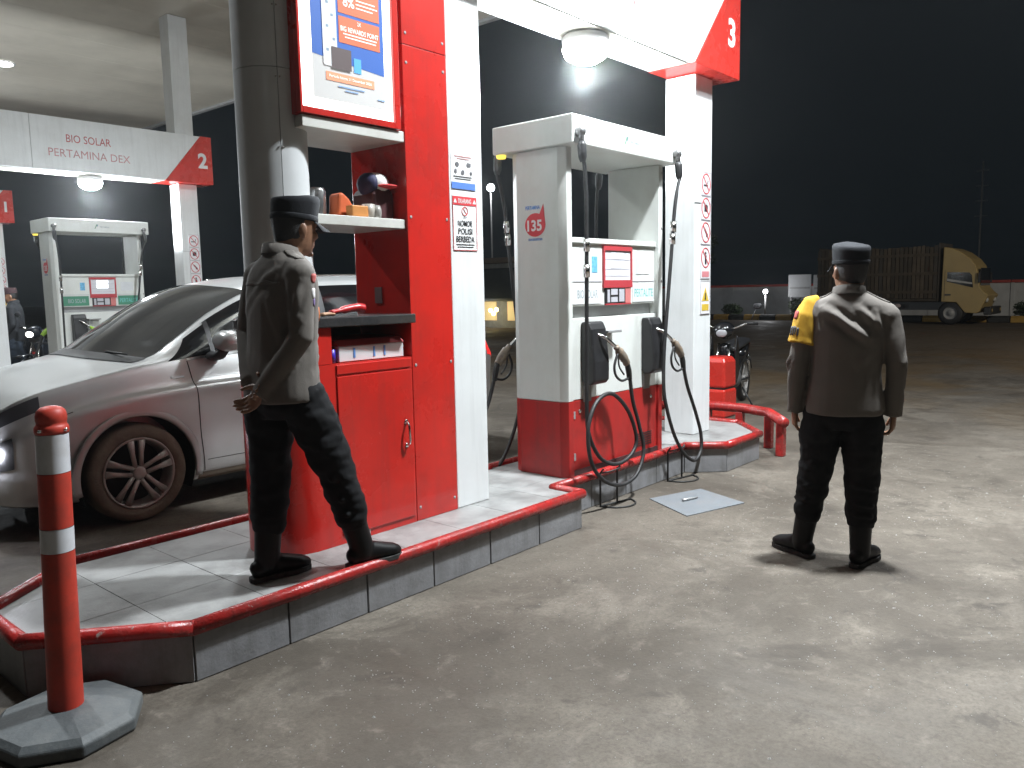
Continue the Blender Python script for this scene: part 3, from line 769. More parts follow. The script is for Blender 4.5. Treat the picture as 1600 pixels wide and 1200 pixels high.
    # screws
    for z_ in (2.36, 1.95, 1.55):
        MB().lathe([(0.001,3.1935),(0.008,3.1945),(0.009,3.199)], (5.462,0,z_), n=8, axis='Y').build('screw', GREY, t)
    # nozzle boots, nozzles, swivels and hoses on both faces
    def face(fl):
        f = (lambda p: Vector(p)) if fl == 0 else (lambda p: Vector((9.735-p[0], 6.86-p[1], p[2])))
        def mb_tf(mb): mb.v = [f(v) for v in mb.v]; return mb
        for (x0, x1, zt, zb, sxx, nm) in ((4.42,4.60,1.275,0.845,0.0,'l'),(5.19,5.36,1.275,0.855,0.78,'r')):
            k = MB().prism_x([(3.214,zb+0.03),(3.214,zt),(3.15,zt),(3.125,zt-0.05),(3.10,zb+0.16),(3.10,zb+0.03),(3.13,zb),(3.19,zb)], x0, x1)
            bt = mb_tf(k).build('nozzle_boot', DARK, t, bevel=0.014, segs=3)
            k = MB(); k.box(x0+0.02,x0+0.10,3.20,3.2145,zb-0.12,zb-0.002); mb_tf(k).build('boot_bracket', GREY, t)
            # nozzle: spout, valve body, lever, guard, handle
            xs = x0+0.075
            k = MB(); k.tube(catmull([(xs,3.13,1.19),(xs+0.03,3.085,1.165),(xs+0.09,3.06,1.115),(xs+0.14,3.05,1.07)],5), 0.0125, n=10)
            nz = mb_tf(k).build('nozzle_spout', CHROME, t, smooth=True)
            k = MB(); k.tube(catmull([(xs+0.11,3.052,1.10),(xs+0.155,3.047,1.055),(xs+0.205,3.045,1.01),(xs+0.235,3.045,0.975)],4), [(0.02,0.022)]*3+[(0.034,0.027)]*6+[(0.028,0.025)]*4, n=12)
            mb_tf(k).build('nozzle_body', mat('worn_nozzle', (0.20,0.17,0.14), 0.5, var=0.3, scale=30, dirt=(0.4,0.24,0.1), dirt_amt=0.5, dirt_scale=25), t, smooth=True)
            k = MB(); k.tube(catmull([(xs+0.225,3.045,1.0),(xs+0.255,3.045,0.93),(xs+0.275,3.048,0.86)],4), [0.021,0.02,0.02,0.021,0.022,0.021,0.02,0.019,0.018], n=10)
            mb_tf(k).build('nozzle_handle', RUBBER, t, smooth=True)
            k = MB(); k.tube(catmull([(xs+0.12,3.045,1.05),(xs+0.08,3.045,0.97),(xs+0.10,3.045,0.90),(xs+0.17,3.045,0.86),(xs+0.25,3.046,0.87)],5), 0.009, n=8)
            k.tube(catmull([(xs+0.13,3.045,1.03),(xs+0.14,3.045,0.96),(xs+0.20,3.045,0.90)],4), 0.006, n=8)
            mb_tf(k).build('lever_guard', RUBBER, t, smooth=True)
        if fl == 0:
            MB().box(4.63, 4.80, 3.13, 3.2145, 1.19, 1.208).build('boot_flap', GREY, t, bevel=0.003)
            MB().box(4.64, 4.70, 3.19, 3.2145, 1.06, 1.189).build('flap_bracket', mat('pale_grey_plastic', (0.45,0.45,0.44), 0.5), t, bevel=0.003)
        # hose swivels on the roof edge
        for xs in (4.245, 5.475):
            k = MB(); k.lathe([(0.005,3.06),(0.026,3.06),(0.03,3.07),(0.028,3.099)], (xs,0,2.49), n=16, axis='Y')
            k.tube([(xs,3.068,2.49),(xs-0.004,3.065,2.43)], [0.02,0.018], n=10); k.ball((xs,3.065,2.49),(0.032,0.026,0.032))
            mb_tf(k).build('hose_swivel', mat('dull_steel', (0.25,0.25,0.25), 0.4, metal=0.7, var=0.3, scale=30), t, smooth=True)
            k = MB(); k.tube([(xs-0.003,3.065,2.43),(xs-0.004,3.062,2.405),(xs,3.06,2.33),(xs+0.004,3.06,2.30)], [0.02,0.03,0.027,0.018], n=12)
            mb_tf(k).build('breakaway', DARK, t, smooth=True)
        yy = 3.055
        L_ = [(4.248,yy,2.31),(4.262,yy,2.25),(4.275,yy,1.99),(4.270,yy,1.38),(4.262,yy,0.80),(4.28,yy,0.55),(4.40,yy-0.01,0.36),(4.592,yy-0.015,0.285),(4.775,yy-0.015,0.32),
              (4.845,yy-0.015,0.43),(4.73,yy-0.02,0.64),(4.52,yy-0.028,0.785),(4.33,yy-0.035,0.755),(4.215,yy-0.045,0.60),(4.225,yy-0.055,0.38),(4.345,yy-0.065,0.23),(4.559,yy-0.065,0.15),(4.77,yy-0.06,0.18),
              (4.895,yy-0.045,0.33),(4.86,yy-0.03,0.52),(4.80,yy-0.015,0.70),(4.772,yy-0.008,0.87)]
        k = MB().tube(catmull(L_, 7), 0.0138, n=10); mb_tf(k).build('hose', RUBBER, t, smooth=True)
        R_ = [(5.478,yy,2.31),(5.44,yy,2.22),(5.40,yy,2.06),(5.355,yy,1.73),(5.30,yy,1.35),(5.255,yy,1.0),(5.235,yy-0.01,0.75),(5.26,yy-0.02,0.60),(5.345,yy-0.03,0.40),(5.45,yy-0.04,0.25),(5.56,yy-0.05,0.16),
              (5.67,yy-0.05,0.13),(5.765,yy-0.045,0.20),(5.772,yy-0.035,0.34),(5.70,yy-0.02,0.53),(5.60,yy-0.01,0.72),(5.545,yy-0.008,0.86)]
        k = MB().tube(catmull(R_, 7), 0.0138, n=10); mb_tf(k).build('hose', RUBBER, t, smooth=True)
        for pts in (L_[2:5], R_[2:5]):
            for q in (0.35, 0.62):
                a = Vector(pts[0]).lerp(Vector(pts[1]), q)
                k = MB().tube([a+Vector((0,0,0.04)), a-Vector((0,0,0.04))], [0.022,0.022], n=12); mb_tf(k).build('hose_clamp', CHROME, t, smooth=True)
    face(0); face(1)
    t.location = loc
    return t
pump = dispenser('white and red fuel pump with two coiled black hoses under the number 3 beam', (4.86,3.43,0.2245))
pump2 = copy_tree(pump); pump2.location = (4.92, 12.33, 0.2245)
tag(pump2, 'white fuel pump with lit screen and green strip beyond the silver car', 'fuel pump')
for ch in pump2.children_recursive:
    n = ch.name.split('.')[0]
    if n == 'readout':
        ch.data = ch.data.copy(); ch.data.materials[0] = glow('lit_screen', (0.9,0.93,1.0), 2.2)
    if n == 'grade_plate':
        ch.data = ch.data.copy(); ch.data.materials[0] = mat('green_grade', (0.06,0.24,0.15), 0.45)
    if n == 'nozzle_body':
        ch.data = ch.data.copy(); ch.data.materials[0] = mat('lime_nozzle', (0.35,0.60,0.05), 0.45)
    if n in ('tower_foot', 'lower_door'):
        ch.data = ch.data.copy(); ch.data.materials[0] = mat('pump_foot_green', (0.55,0.57,0.53), 0.45)

# wire hose stands on the ground by the pump
def hose_stand(x, y, label):
    t = thing('hose_stand', label, 'hose stand', (x, y, 0.0), group='wire hose stands', local=True)
    st_ = mat('black_wire', (0.02,0.02,0.02), 0.5, var=0.2)
    MB().tube(catmull([(-0.13,0.0,0.007),(-0.10,-0.10,0.007),(0.0,-0.16,0.007),(0.10,-0.14,0.007),(0.16,-0.06,0.007)],5), 0.006, n=8).build('foot_ring', st_, t, smooth=True)
    MB().tube([(-0.13,0.0,0.007),(0.16,-0.06,0.007)], 0.006, n=8).build('foot_bar', st_, t, smooth=True)
    for a in ((-0.13,0.0),(0.03,-0.032)):
        MB().tube([(a[0],a[1],0.0),(a[0],a[1],0.24),(a[0]+0.01,a[1]-0.02,0.27)], 0.007, n=8).build('upright_rod', st_, t, smooth=True)
    MB().tube(catmull([(-0.13,0.0,0.24),(-0.10,-0.05,0.25),(0.0,-0.07,0.26),(0.03,-0.032,0.25)],5), 0.006, n=8).build('cradle', st_, t, smooth=True)
hose_stand(4.585, 3.085, 'black wire stand on the ground below the large hose loop')
hose_stand(5.50, 3.085, 'black wire stand on the ground below the farther hose')

# ------------------------------------------------------------------ goods on the shelf and counter
def prop(mb, name, m, label, cat, smooth=True, group=None, bevel=0.0):
    o = mb.build(name, m, None, smooth=smooth, bevel=bevel); recentre(o); return tag(o, label, cat, group)
k = MB(); k.lathe([(0.001,1.8865),(0.045,1.8865),(0.047,1.90),(0.047,2.02),(0.040,2.035),(0.001,2.037)], (2.50,3.47,0), n=20)
prop(k, 'steel_canister', mat('steel_can', (0.5,0.5,0.5), 0.25, metal=0.9), 'shiny steel canister on the upper shelf next to the column', 'canister')
k = MB(); k.lathe([(0.001,1.8865),(0.035,1.8865),(0.036,1.96),(0.03,2.005),(0.013,2.02),(0.013,2.04),(0.001,2.041)], (2.55,3.56,0), n=18)
prop(k, 'clear_bottle', mat('milky_plastic', (0.55,0.57,0.58), 0.3), 'small pale plastic bottle behind the steel canister', 'bottle')
k = MB(); n_ = 14
k.prism_y([(2.565,1.887),(2.70,1.887),(2.70,1.905),(2.64,1.985),(2.60,2.015),(2.575,2.005)], 3.38, 3.47)
prop(k, 'orange_pouch', mat('orange_cloth', (0.55,0.10,0.02), 0.7, var=0.25), 'slouching orange pouch lying on the upper shelf', 'pouch', smooth=False, bevel=0.02)
k = MB(); k.box(2.60,2.705,3.31,3.365,1.8865,1.945)
prop(k, 'amber_box', mat('amber_card', (0.55,0.22,0.05), 0.6), 'small amber box in front of the orange pouch', 'box', smooth=False, bevel=0.006)
k = MB(); k.lathe([(0.001,1.8865),(0.028,1.8865),(0.034,1.96),(0.030,1.96),(0.026,1.892),(0.001,1.892)], (2.745,3.36,0), n=18)
prop(k, 'plastic_cup', mat('dirty_cup', (0.36,0.33,0.29), 0.35), 'crumpled dirty plastic cup on the upper shelf', 'cup')
k = MB(); k.tube([(2.795,3.35,1.8865),(2.795,3.35,1.93),(2.80,3.352,1.955)], [0.022,0.024,0.015], n=12)
prop(k, 'glass_jar', mat('dusty_glass', (0.30,0.29,0.27), 0.2), 'little dusty jar next to the plastic cup', 'jar')
t = thing('cap_on_bag', 'dark bag topped by a red, white and blue cap on the upper shelf', 'bag', (2.86,3.45,1.8865))
k = MB(); k.prism_y([(2.785,1.887),(2.925,1.887),(2.925,2.02),(2.905,2.055),(2.81,2.055),(2.785,2.02)], 3.36, 3.55); k.build('bag', mat('maroon_bag', (0.06,0.012,0.014), 0.6, var=0.3), t, bevel=0.02, segs=3)
k = MB(); k.ball((2.85,3.43,2.075),(0.075,0.085,0.065), n=18, m=10); k.build('cap_crown', mat('cap_white', (0.66,0.64,0.62), 0.7), t, smooth=True)
k = MB(); k.ball((2.875,3.37,2.062),(0.065,0.07,0.012), n=18, m=8); k.build('cap_brim', mat('cap_red', (0.55,0.03,0.03), 0.6), t, smooth=True)
k = MB(); k.ball((2.805,3.43,2.075),(0.05,0.075,0.062), n=16, m=8); k.build('cap_side', mat('cap_blue', (0.02,0.02,0.07), 0.7), t, smooth=True)
k = MB(); k.tube(catmull([(2.46,3.34,1.405),(2.54,3.345,1.415),(2.62,3.345,1.425),(2.672,3.345,1.42)],5), [(0.012,0.016)]*5+[(0.02,0.022)]*6+[(0.024,0.026)]*5, n=12)
prop(k, 'red_card_reader', mat('red_plastic', (0.42,0.01,0.012), 0.35), 'long red handheld reader lying on the dark counter', 'card reader')
k = MB(); k.tube(catmull([(2.40,3.335,1.395),(2.44,3.338,1.398),(2.475,3.34,1.396)],4), [(0.010,0.02)]*9, n=10)
prop(k, 'tan_purse', mat('tan_leather', (0.38,0.21,0.12), 0.6), 'small tan purse beside the red reader on the counter', 'purse')
t = thing('paper_box', 'white paper box with red lid edge in the slot under the counter', 'box', (2.70,3.40,1.1525))
MB().box(2.47,2.90,3.30,3.55,1.153,1.232).build('box_body', mat('box_white', (0.62,0.63,0.64), 0.5, var=0.1), t, bevel=0.003)
MB().prism_x([(3.296,1.2335),(3.56,1.2335),(3.56,1.275),(3.33,1.262)], 2.465, 2.90).build('lid', mat('box_lid_red', (0.42,0.05,0.05), 0.5), t)
for x_ in (2.56,2.69,2.76): MB().box(x_,x_+0.012,3.2975,3.2995,1.17,1.222).build('print_bar', INKB, t)
k = MB(); k.tube([(2.435,3.31,1.1525),(2.435,3.31,1.22)], [0.018,0.016], n=14)
prop(k, 'blue_marker_cap', mat('violet_plastic', (0.04,0.02,0.35), 0.4), 'short violet blue roll in the slot beside the paper box', 'roll')
k = MB(); k.box(2.45,2.92,3.57,3.69,1.153,1.25)
prop(k, 'ledger', mat('ledger_grey', (0.34,0.32,0.30), 0.7), 'grey ledger standing at the back of the slot', 'ledger', smooth=False, bevel=0.004)

# ------------------------------------------------------------------ red pipe guard at the far end of the island
t = thing('pipe_guard', 'low red bent pipe guard round the far end of the island', 'guard rail', (7.1,3.4,0.0))
pts = [(6.72,2.72,0.31),(7.06,3.00,0.33),(7.16,3.28,0.335),(7.16,3.72,0.335),(7.06,4.0,0.33),(6.72,4.28,0.31)]
MB().tube(pts, 0.046, n=14).build('top_rail', REDP, t, smooth=True)
for x_, y_ in ((6.78,2.77),(7.06,3.0),(7.16,3.33),(7.16,3.67),(7.06,4.0),(6.78,4.23)):
    MB().box(x_-0.035,x_+0.035,y_-0.035,y_+0.035,0.0,0.30).build('post', REDP, t, bevel=0.006)

# ------------------------------------------------------------------ steel cover on the ground and the small pen on it
k = MB().prism([(4.835,2.925),(4.60,2.50),(5.13,2.345),(5.30,2.77)], 0.0, 0.006)
prop(k, 'cover_plate', mat('blue_grey_cover', (0.16,0.175,0.19), 0.6, var=0.15, dirt=(0.16,0.15,0.14), dirt_amt=0.6, dirt_scale=6), 'flat blue grey steel cover plate set in the ground before the pump', 'cover plate', smooth=False)
k = MB(); k.tube([(4.90,2.70,0.016),(4.93,2.685,0.016),(5.00,2.665,0.014),(5.04,2.655,0.014)], [0.009,0.010,0.006,0.005], n=8)
prop(k, 'pocket_torch', mat('dull_metal', (0.45,0.45,0.45), 0.35, metal=0.6), 'small metal pocket torch lying on the steel cover plate', 'torch')

# ------------------------------------------------------------------ flexible red bollard on its rubber base
t = thing('bollard', 'red flexible bollard with white bands on an octagonal rubber base', 'bollard', (0.965,2.935,0.0), local=True)
BR = mat('bollard_red', (0.52,0.045,0.025), 0.5, var=0.16, dirt=(0.15,0.04,0.03), dirt_amt=0.7, dirt_scale=8, chips=(0.30,0.16,0.13), chip_scale=35, chip_at=0.68)
BW = mat('bollard_reflective_white', (0.62,0.63,0.66), 0.35, var=0.1, dirt=(0.4,0.36,0.33), dirt_amt=0.5, dirt_scale=12)
BB = mat('grey_rubber_base', (0.085,0.095,0.10), 0.6, var=0.2, dirt=(0.18,0.18,0.17), dirt_amt=0.6, dirt_scale=6, bump=0.2)
oc = lambda r, rot=0.0: [(r*math.cos(R(22.5+45*i)+rot), r*math.sin(R(22.5+45*i)+rot)) for i in range(8)]
ro = R(-32)
k = MB(); k.rings([[Vector((x,y,z)) for x, y in oc(r, ro)] for r, z in ((0.245,0.0),(0.25,0.012),(0.25,0.045),(0.225,0.066),(0.12,0.085),(0.07,0.09))])
k.build('rubber_base', BB, t, bevel=0.006)
def ring_part(name, z0, z1, m, r0, r1, lip=0.0):
    r0 = r0*0.86; r1 = r1*0.86
    MB().lathe([(r0-lip,z0),(r0,z0+0.002),(r1,z1-0.002),(r1-lip,z1)], n=32).build(name, m, t, smooth=True)
ring_part('lower_sleeve', 0.088, 0.645, BR, 0.0655, 0.0600)
ring_part('white_band', 0.647, 0.728, BW, 0.0605, 0.0600)
ring_part('middle_sleeve', 0.730, 0.918, BR, 0.0595, 0.0585)
ring_part('white_band', 0.920, 1.050, BW, 0.0590, 0.0585)
k = MB(); k.lathe([(0.034,1.051),(0.0505,1.052),(0.053,1.06),(0.053,1.072),(0.049,1.080),(0.046,1.083),(0.046,1.092),(0.048,1.097),(0.048,1.112),(0.044,1.128),(0.033,1.139),(0.017,1.144),(0.001,1.145)], n=32)
k.build('cap', BR, t, smooth=True)
for i in range(4):
    a = R(30+90*i); k = MB().ball((0.053*math.cos(a),0.053*math.sin(a),1.066),(0.008,0.008,0.006), n=8, m=6); k.build('rivet', CHROME, t, smooth=True)
for ch in t.children:                          # the post leans a little on its flexible foot
    if not ch.name.startswith('rubber_base'):
        for v in ch.data.vertices: v.co.x += 0.0225*(v.co.z-0.09); v.co.y -= 0.026*(v.co.z-0.09)
# ------------------------------------------------------------------ silver people carrier
PAINT = mat('silver_car_paint', (0.52,0.53,0.53), 0.32, metal=0.45, var=0.05, scale=1.5, dirt=(0.30,0.27,0.22), dirt_amt=0.35, dirt_scale=1.6, coat=0.5)
GLASS = mat('tinted_car_glass', (0.022,0.023,0.024), 0.06, var=0.2, spec=0.8, rvar=0.03)
SGLASS = mat('dark_side_glass', (0.006,0.006,0.007), 0.08, var=0.2, spec=0.3, rvar=0.03)
TRIM = mat('car_black_trim', (0.016,0.016,0.017), 0.45, var=0.2)
SEAM = mat('panel_gap', (0.01,0.01,0.01), 0.9)
TYRE = mat('dusty_tyre', (0.15,0.122,0.092), 0.85, var=0.35, scale=8, bump=0.3)
RIM = mat('grey_alloy', (0.42,0.40,0.38), 0.4, metal=0.35, var=0.2, dirt=(0.16,0.13,0.1), dirt_amt=0.5)
LINER = mat('wheel_arch_liner', (0.008,0.008,0.008), 0.9)

def make_car():
    t = thing('silver_car', 'dusty silver people carrier with headlamps on, standing behind the cabinet', 'car', (1.47,6.19,0.0), local=True)
    K = np.array([  # u, half width, floor, shoulder z, belt half width, belt z, roof-edge half width, top z
        [0.00,0.50,0.34,0.60,0.46,0.68,0.40,0.70],[0.04,0.64,0.26,0.62,0.60,0.75,0.50,0.79],[0.12,0.76,0.22,0.67,0.72,0.83,0.60,0.875],
        [0.28,0.835,0.20,0.74,0.79,0.905,0.67,0.955],[0.55,0.870,0.19,0.82,0.81,0.965,0.71,1.02],[0.80,0.885,0.19,0.86,0.815,1.01,0.72,1.075],
        [0.98,0.888,0.19,0.875,0.815,1.035,0.72,1.115],[1.22,0.890,0.19,0.89,0.815,1.055,0.70,1.255],[1.55,0.890,0.19,0.90,0.81,1.075,0.665,1.455],
        [1.88,0.890,0.19,0.91,0.80,1.09,0.64,1.592],[2.30,0.890,0.19,0.915,0.795,1.10,0.625,1.655],[2.95,0.890,0.19,0.92,0.79,1.105,0.61,1.668],
        [3.55,0.890,0.20,0.93,0.785,1.12,0.605,1.662],[4.00,0.880,0.22,0.94,0.77,1.135,0.595,1.632],[4.25,0.860,0.26,0.94,0.745,1.14,0.575,1.585],
        [4.38,0.820,0.30,0.92,0.71,1.10,0.53,1.47],[4.44,0.76,0.36,0.88,0.66,0.99,0.50,1.16],[4.46,0.66,0.42,0.78,0.60,0.86,0.46,0.95]])
    ks = K[:,0]
    def hermite(x, col):
        y = K[:,col]; i = int(np.clip(np.searchsorted(ks, x)-1, 0, len(ks)-2))
        h = ks[i+1]-ks[i]; s = (x-ks[i])/h
        def slope(j):
            if j <= 0: return (y[1]-y[0])/(ks[1]-ks[0])
            if j >= len(ks)-1: return (y[-1]-y[-2])/(ks[-1]-ks[-2])
            a = (y[j]-y[j-1])/(ks[j]-ks[j-1]); b = (y[j+1]-y[j])/(ks[j+1]-ks[j])
            return 0 if a*b <= 0 else 2*a*b/(a+b)
        m0, m1 = slope(i)*h, slope(i+1)*h
        return (2*s**3-3*s**2+1)*y[i]+(s**3-2*s**2+s)*m0+(-2*s**3+3*s**2)*y[i+1]+(s**3-s**2)*m1
    SUB = 4
    def section(u):
        hw, zb, zs, hb, zt, hr, zr = [hermite(u, c) for c in range(1,8)]
        ze = zr-min(0.075, 0.45*(zr-zt)+0.01)
        flare = 0.0
        for ax in (0.85, 3.63): flare += 0.012*math.exp(-((u-ax)/0.42)**2)
        zm = zb+0.52*(zs-zb)
        pts = [(0,zb),(hw*0.82,zb),(hw*0.945,zb+0.05),(hw*0.985+flare*0.5,zb+0.17),(hw*0.985+flare,zm),(hw+0.006+flare*0.7,zs-0.055),(hw*0.968,zs+0.02),(hb,zt),
               (hb+(hr-hb)*0.45+0.012,zt+(ze-zt)*0.5),(hr,ze),(hr*0.62,zr-0.022),(0,zr)]
        out = []
        n = len(pts)
        for i in range(n-1):
            p0 = pts[i-1] if i > 0 else (-pts[1][0],pts[1][1]); p1 = pts[i]; p2 = pts[i+1]; p3 = pts[i+2] if i+2 < n else (-pts[n-2][0],pts[n-2][1])
            for j in range(SUB):
                q = j/SUB
                out.append(tuple(0.5*((2*p1[k])+(p2[k]-p0[k])*q*0.9+(2*p0[k]-5*p1[k]+4*p2[k]-p3[k])*q*q*0.9+(3*p1[k]-p0[k]-3*p2[k]+p3[k])*q**3*0.9)
                           if False else (0.5*((2*p1[k])+(p2[k]-p0[k])*q+(2*p0[k]-5*p1[k]+4*p2[k]-p3[k])*q*q+(3*p1[k]-p0[k]-3*p2[k]+p3[k])*q**3)) for k in (0,1)))
        out.append(pts[-1])
        return out, hr
    NT = 11*SUB
    def bow(u):
        b = 0.20 if u < 1.6 else 0.20*max(0.0, 1-(u-1.6)/1.4)
        return b*min(1.0, u/0.5)
    cache = {}
    def S(u, ti, side):
        key = round(u, 5)
        if key not in cache: cache[key] = section(u)
        sec, hr = cache[key]
        i = int(min(max(ti, 0), NT-1e-6)); f = ti-i
        w = sec[i][0]*(1-f)+sec[min(i+1,NT)][0]*f; z = sec[i][1]*(1-f)+sec[min(i+1,NT)][1]*f
        x = u
        if ti > 7*SUB: x -= bow(u)*max(0.0, 1-(w/max(hr,0.05))**2)*min(1.0, (ti-7*SUB)/(2*SUB))
        return Vector((x, side*w, z))
    def Sn(u, ti, side, off):
        e = 0.012
        a = S(min(u+e,4.45), ti, side)-S(max(u-e,0.005), ti, side); b = S(u, min(ti+0.4,NT), side)-S(u, max(ti-0.4,0), side)
        nn = a.cross(b)
        if nn.length < 1e-9: nn = Vector((0,side,0))
        nn.normalize()
        c = S(u, ti, side); mid = Vector((c.x, 0, 0.8))
        if nn.dot(c-mid) < 0: nn = -nn
        return c+nn*off
    us = sorted(set([round(x,4) for x in list(np.linspace(0,0.3,13))+list(np.linspace(0.3,4.2,80))+list(np.linspace(4.2,4.46,12))]))
    k = MB(); rs = []
    for u in us:
        rs.append([S(u, i, 1) for i in range(NT+1)]+[S(u, i, -1) for i in range(NT-1, 0, -1)])
    k.rings(rs)
    tmp = k.build('body_tmp', PAINT, None)
    cut = MB()
    for ax in (0.85, 3.63):
        for sd in (-1, 1):
            cut.cyl((ax, sd*0.60, 0.335), (0,sd,0), 0.388, 0.5, n=56)
    co_ = cut.build('cutter', LINER, None)
    bo = tmp.modifiers.new('b', 'BOOLEAN'); bo.operation = 'DIFFERENCE'; bo.object = co_; bo.solver = 'EXACT'
    bpy.context.view_layer.update()
    me = bpy.data.meshes.new_from_object(tmp.evaluated_get(bpy.context.evaluated_depsgraph_get()))
    bpy.data.objects.remove(tmp); bpy.data.objects.remove(co_)
    body = link('body', me, None, t, off=Vector((0,0,0)))
    if len(me.materials) == 0: me.materials.append(PAINT)
    for p in me.polygons: p.use_smooth = True
    try: me.set_sharp_from_angle(angle=R(38))
    except Exception: pass
    for ax in (0.85, 3.63):
        for sd in (-1, 1):
            l = MB(); l.rings([[Vector((ax+0.386*math.cos(a), sd*w_, 0.335+0.386*math.sin(a))) for a in [R(-25+230*q/40) for q in range(41)]] for w_ in (0.605,0.868)], cap=False)
            l.f = [f for f in l.f if not (0 in [i % 41 for i in f] and 40 in [i % 41 for i in f])]
            l.build('arch_liner', LINER, t)
            # rolled wheel-arch lip
            lip = MB(); lip.tube([(ax+0.408*math.cos(a), sd*(0.888+0.004), 0.335+0.408*math.sin(a)) for a in [R(-12+204*q/44) for q in range(45)]], [(0.009,0.026)]*45, n=8, ref=(0,1,0))
            lip.v = [Vector((v.x, v.y, v.z)) for v in lip.v]
            lip.build('arch_lip', PAINT, t, smooth=True)
    def patch(name, u0, u1, t0, t1, m, parent, sides=(1,-1), nu=24, nt=8, off=0.004, fu0=None, fu1=None):
        for sd in sides:
            k = MB(); n0 = 0
            grid = []
            for i in range(nu+1):
                row = []
                for j in range(nt+1):
                    q = j/nt
                    a = fu0(q) if fu0 else u0; b = fu1(q) if fu1 else u1
                    row.append(Sn(a+(b-a)*i/nu, t0+(t1-t0)*q, sd, off))
                grid.append(row)
            vs = [p for r_ in grid for p in r_]; fs = [(i*(nt+1)+j, (i+1)*(nt+1)+j, (i+1)*(nt+1)+j+1, i*(nt+1)+j+1) for i in range(nu) for j in range(nt)]
            k.add(vs, fs); k.build(name, m, parent, smooth=True)
    # glass: side windows follow the tumblehome between belt and roof edge
    patch('quarter_window', 1.16, 1.42, 7*SUB+0.5, 9*SUB-0.9, SGLASS, body, fu0=lambda q: 1.12+0.16*q, fu1=lambda q: 1.44)
    patch('front_window', 1.47, 2.42, 7*SUB+0.4, 9*SUB-0.5, SGLASS, body, fu0=lambda q: 1.47+0.0*q)
    patch('rear_window', 2.50, 3.42, 7*SUB+0.4, 9*SUB-0.5, SGLASS, body)
    patch('side_rear_window', 3.50, 4.05, 7*SUB+0.4, 9*SUB-0.6, SGLASS, body, fu1=lambda q: 4.12-0.12*q)
    patch('window_pillar', 1.44, 1.475, 7*SUB+0.4, 9*SUB-0.5, TRIM, body, nu=2, off=0.005)
    patch('window_pillar', 2.42, 2.50, 7*SUB+0.4, 9*SUB-0.5, TRIM, body, nu=3, off=0.003)
    patch('window_pillar', 3.42, 3.50, 7*SUB+0.4, 9*SUB-0.5, TRIM, body, nu=3, off=0.003)
    patch('belt_trim', 1.25, 4.1, 7*SUB-0.1, 7*SUB+0.4, CHROME, body, nu=40, nt=2, off=0.005)
    # windscreen in one sheet over both halves
    k = MB(); grid = []; nu, nw = 18, 24
    for i in range(nu+1):
        row = []
        for j in range(nw+1):
            q = -1+2*j/nw; sd = 1 if q >= 0 else -1
            ti = NT-abs(q)*(NT-(9*SUB+0.35))
            row.append(Sn(1.02+(1.86-1.02)*i/nu, ti, sd, 0.004))
        grid.append(row)
    k.add([p for r_ in grid for p in r_], [(i*(nw+1)+j,(i+1)*(nw+1)+j,(i+1)*(nw+1)+j+1,i*(nw+1)+j+1) for i in range(nu) for j in range(nw)])
    k.build('windscreen', GLASS, body, smooth=True)
    k = MB(); grid = []
    for i in range(4):
        row = []
        for j in range(nw+1):
            q = -1+2*j/nw; sd = 1 if q >= 0 else -1
            ti = NT-abs(q)*(NT-(9*SUB+0.2)); row.append(Sn(0.92+0.10*i/3, ti, sd, 0.006))
        grid.append(row)
    k.add([p for r_ in grid for p in r_], [(i*(nw+1)+j,(i+1)*(nw+1)+j,(i+1)*(nw+1)+j+1,i*(nw+1)+j+1) for i in range(3) for j in range(nw)])
    k.build('cowl', TRIM, body, smooth=True)
    for sd in (0.45, -0.15):
        p0 = Sn(1.06, NT-6, 1 if sd > 0 else -1, 0.02); k = MB()
        k.tube([Vector((0.90,sd,1.11)), Vector((0.89,sd-0.25,1.125)), Vector((0.92,sd-0.5,1.115))], 0.007, n=8); k.build('wiper', TRIM, body, smooth=True)
    # tailgate glass
    k = MB(); grid = []
    for i in range(7):
        row = []
        for j in range(nw+1):
            q = -1+2*j/nw; sd = 1 if q >= 0 else -1
            ti = NT-abs(q)*(NT-(9*SUB+0.8)); row.append(Sn(4.27+0.16*i/6, ti, sd, 0.005))
        grid.append(row)
    k.add([p for r_ in grid for p in r_], [(i*(nw+1)+j,(i+1)*(nw+1)+j,(i+1)*(nw+1)+j+1,i*(nw+1)+j+1) for i in range(6) for j in range(nw)])
    k.build('tailgate_window', GLASS, body, smooth=True)
    # panel gaps
    for u in (1.31, 2.44, 3.45):
        patch('door_gap', u-0.0035, u+0.0035, 2.3*SUB, 7*SUB-0.2, SEAM, body, nu=1, nt=30, off=0.0015, fu0=lambda q, u=u: u-0.0035-0.06*(q if u < 2 else 0), fu1=lambda q, u=u: u+0.0035-0.06*(q if u < 2 else 0))
    patch('bonnet_gap', 0.16, 0.96, 7*SUB+1.1, 7*SUB+1.35, SEAM, body, nu=30, nt=1, off=0.002)
    patch('sill_gap', 1.33, 3.2, 2.9*SUB-0.06, 2.9*SUB+0.06, SEAM, body, nu=20, nt=1, off=0.0015)
    patch('sill_trim', 1.27, 3.2, 1.2*SUB, 2.2*SUB, mat('dusty_sill', (0.20,0.17,0.13), 0.7, var=0.25), body, nu=20, nt=3, off=0.003)
    patch('bumper_gap', 0.30, 0.47, 5.5*SUB, 5.58*SUB, SEAM, body, nu=6, nt=1, off=0.002)
    # lamps and grille
    patch('upper_lamp', 0.055, 0.30, 6.35*SUB, 6.95*SUB, mat('smoked_lamp', (0.05,0.05,0.055), 0.12), body, nu=10, nt=4, off=0.003)
    patch('lamp_housing', 0.02, 0.145, 4.1*SUB, 5.5*SUB, TRIM, body, nu=8, nt=6, off=0.003)
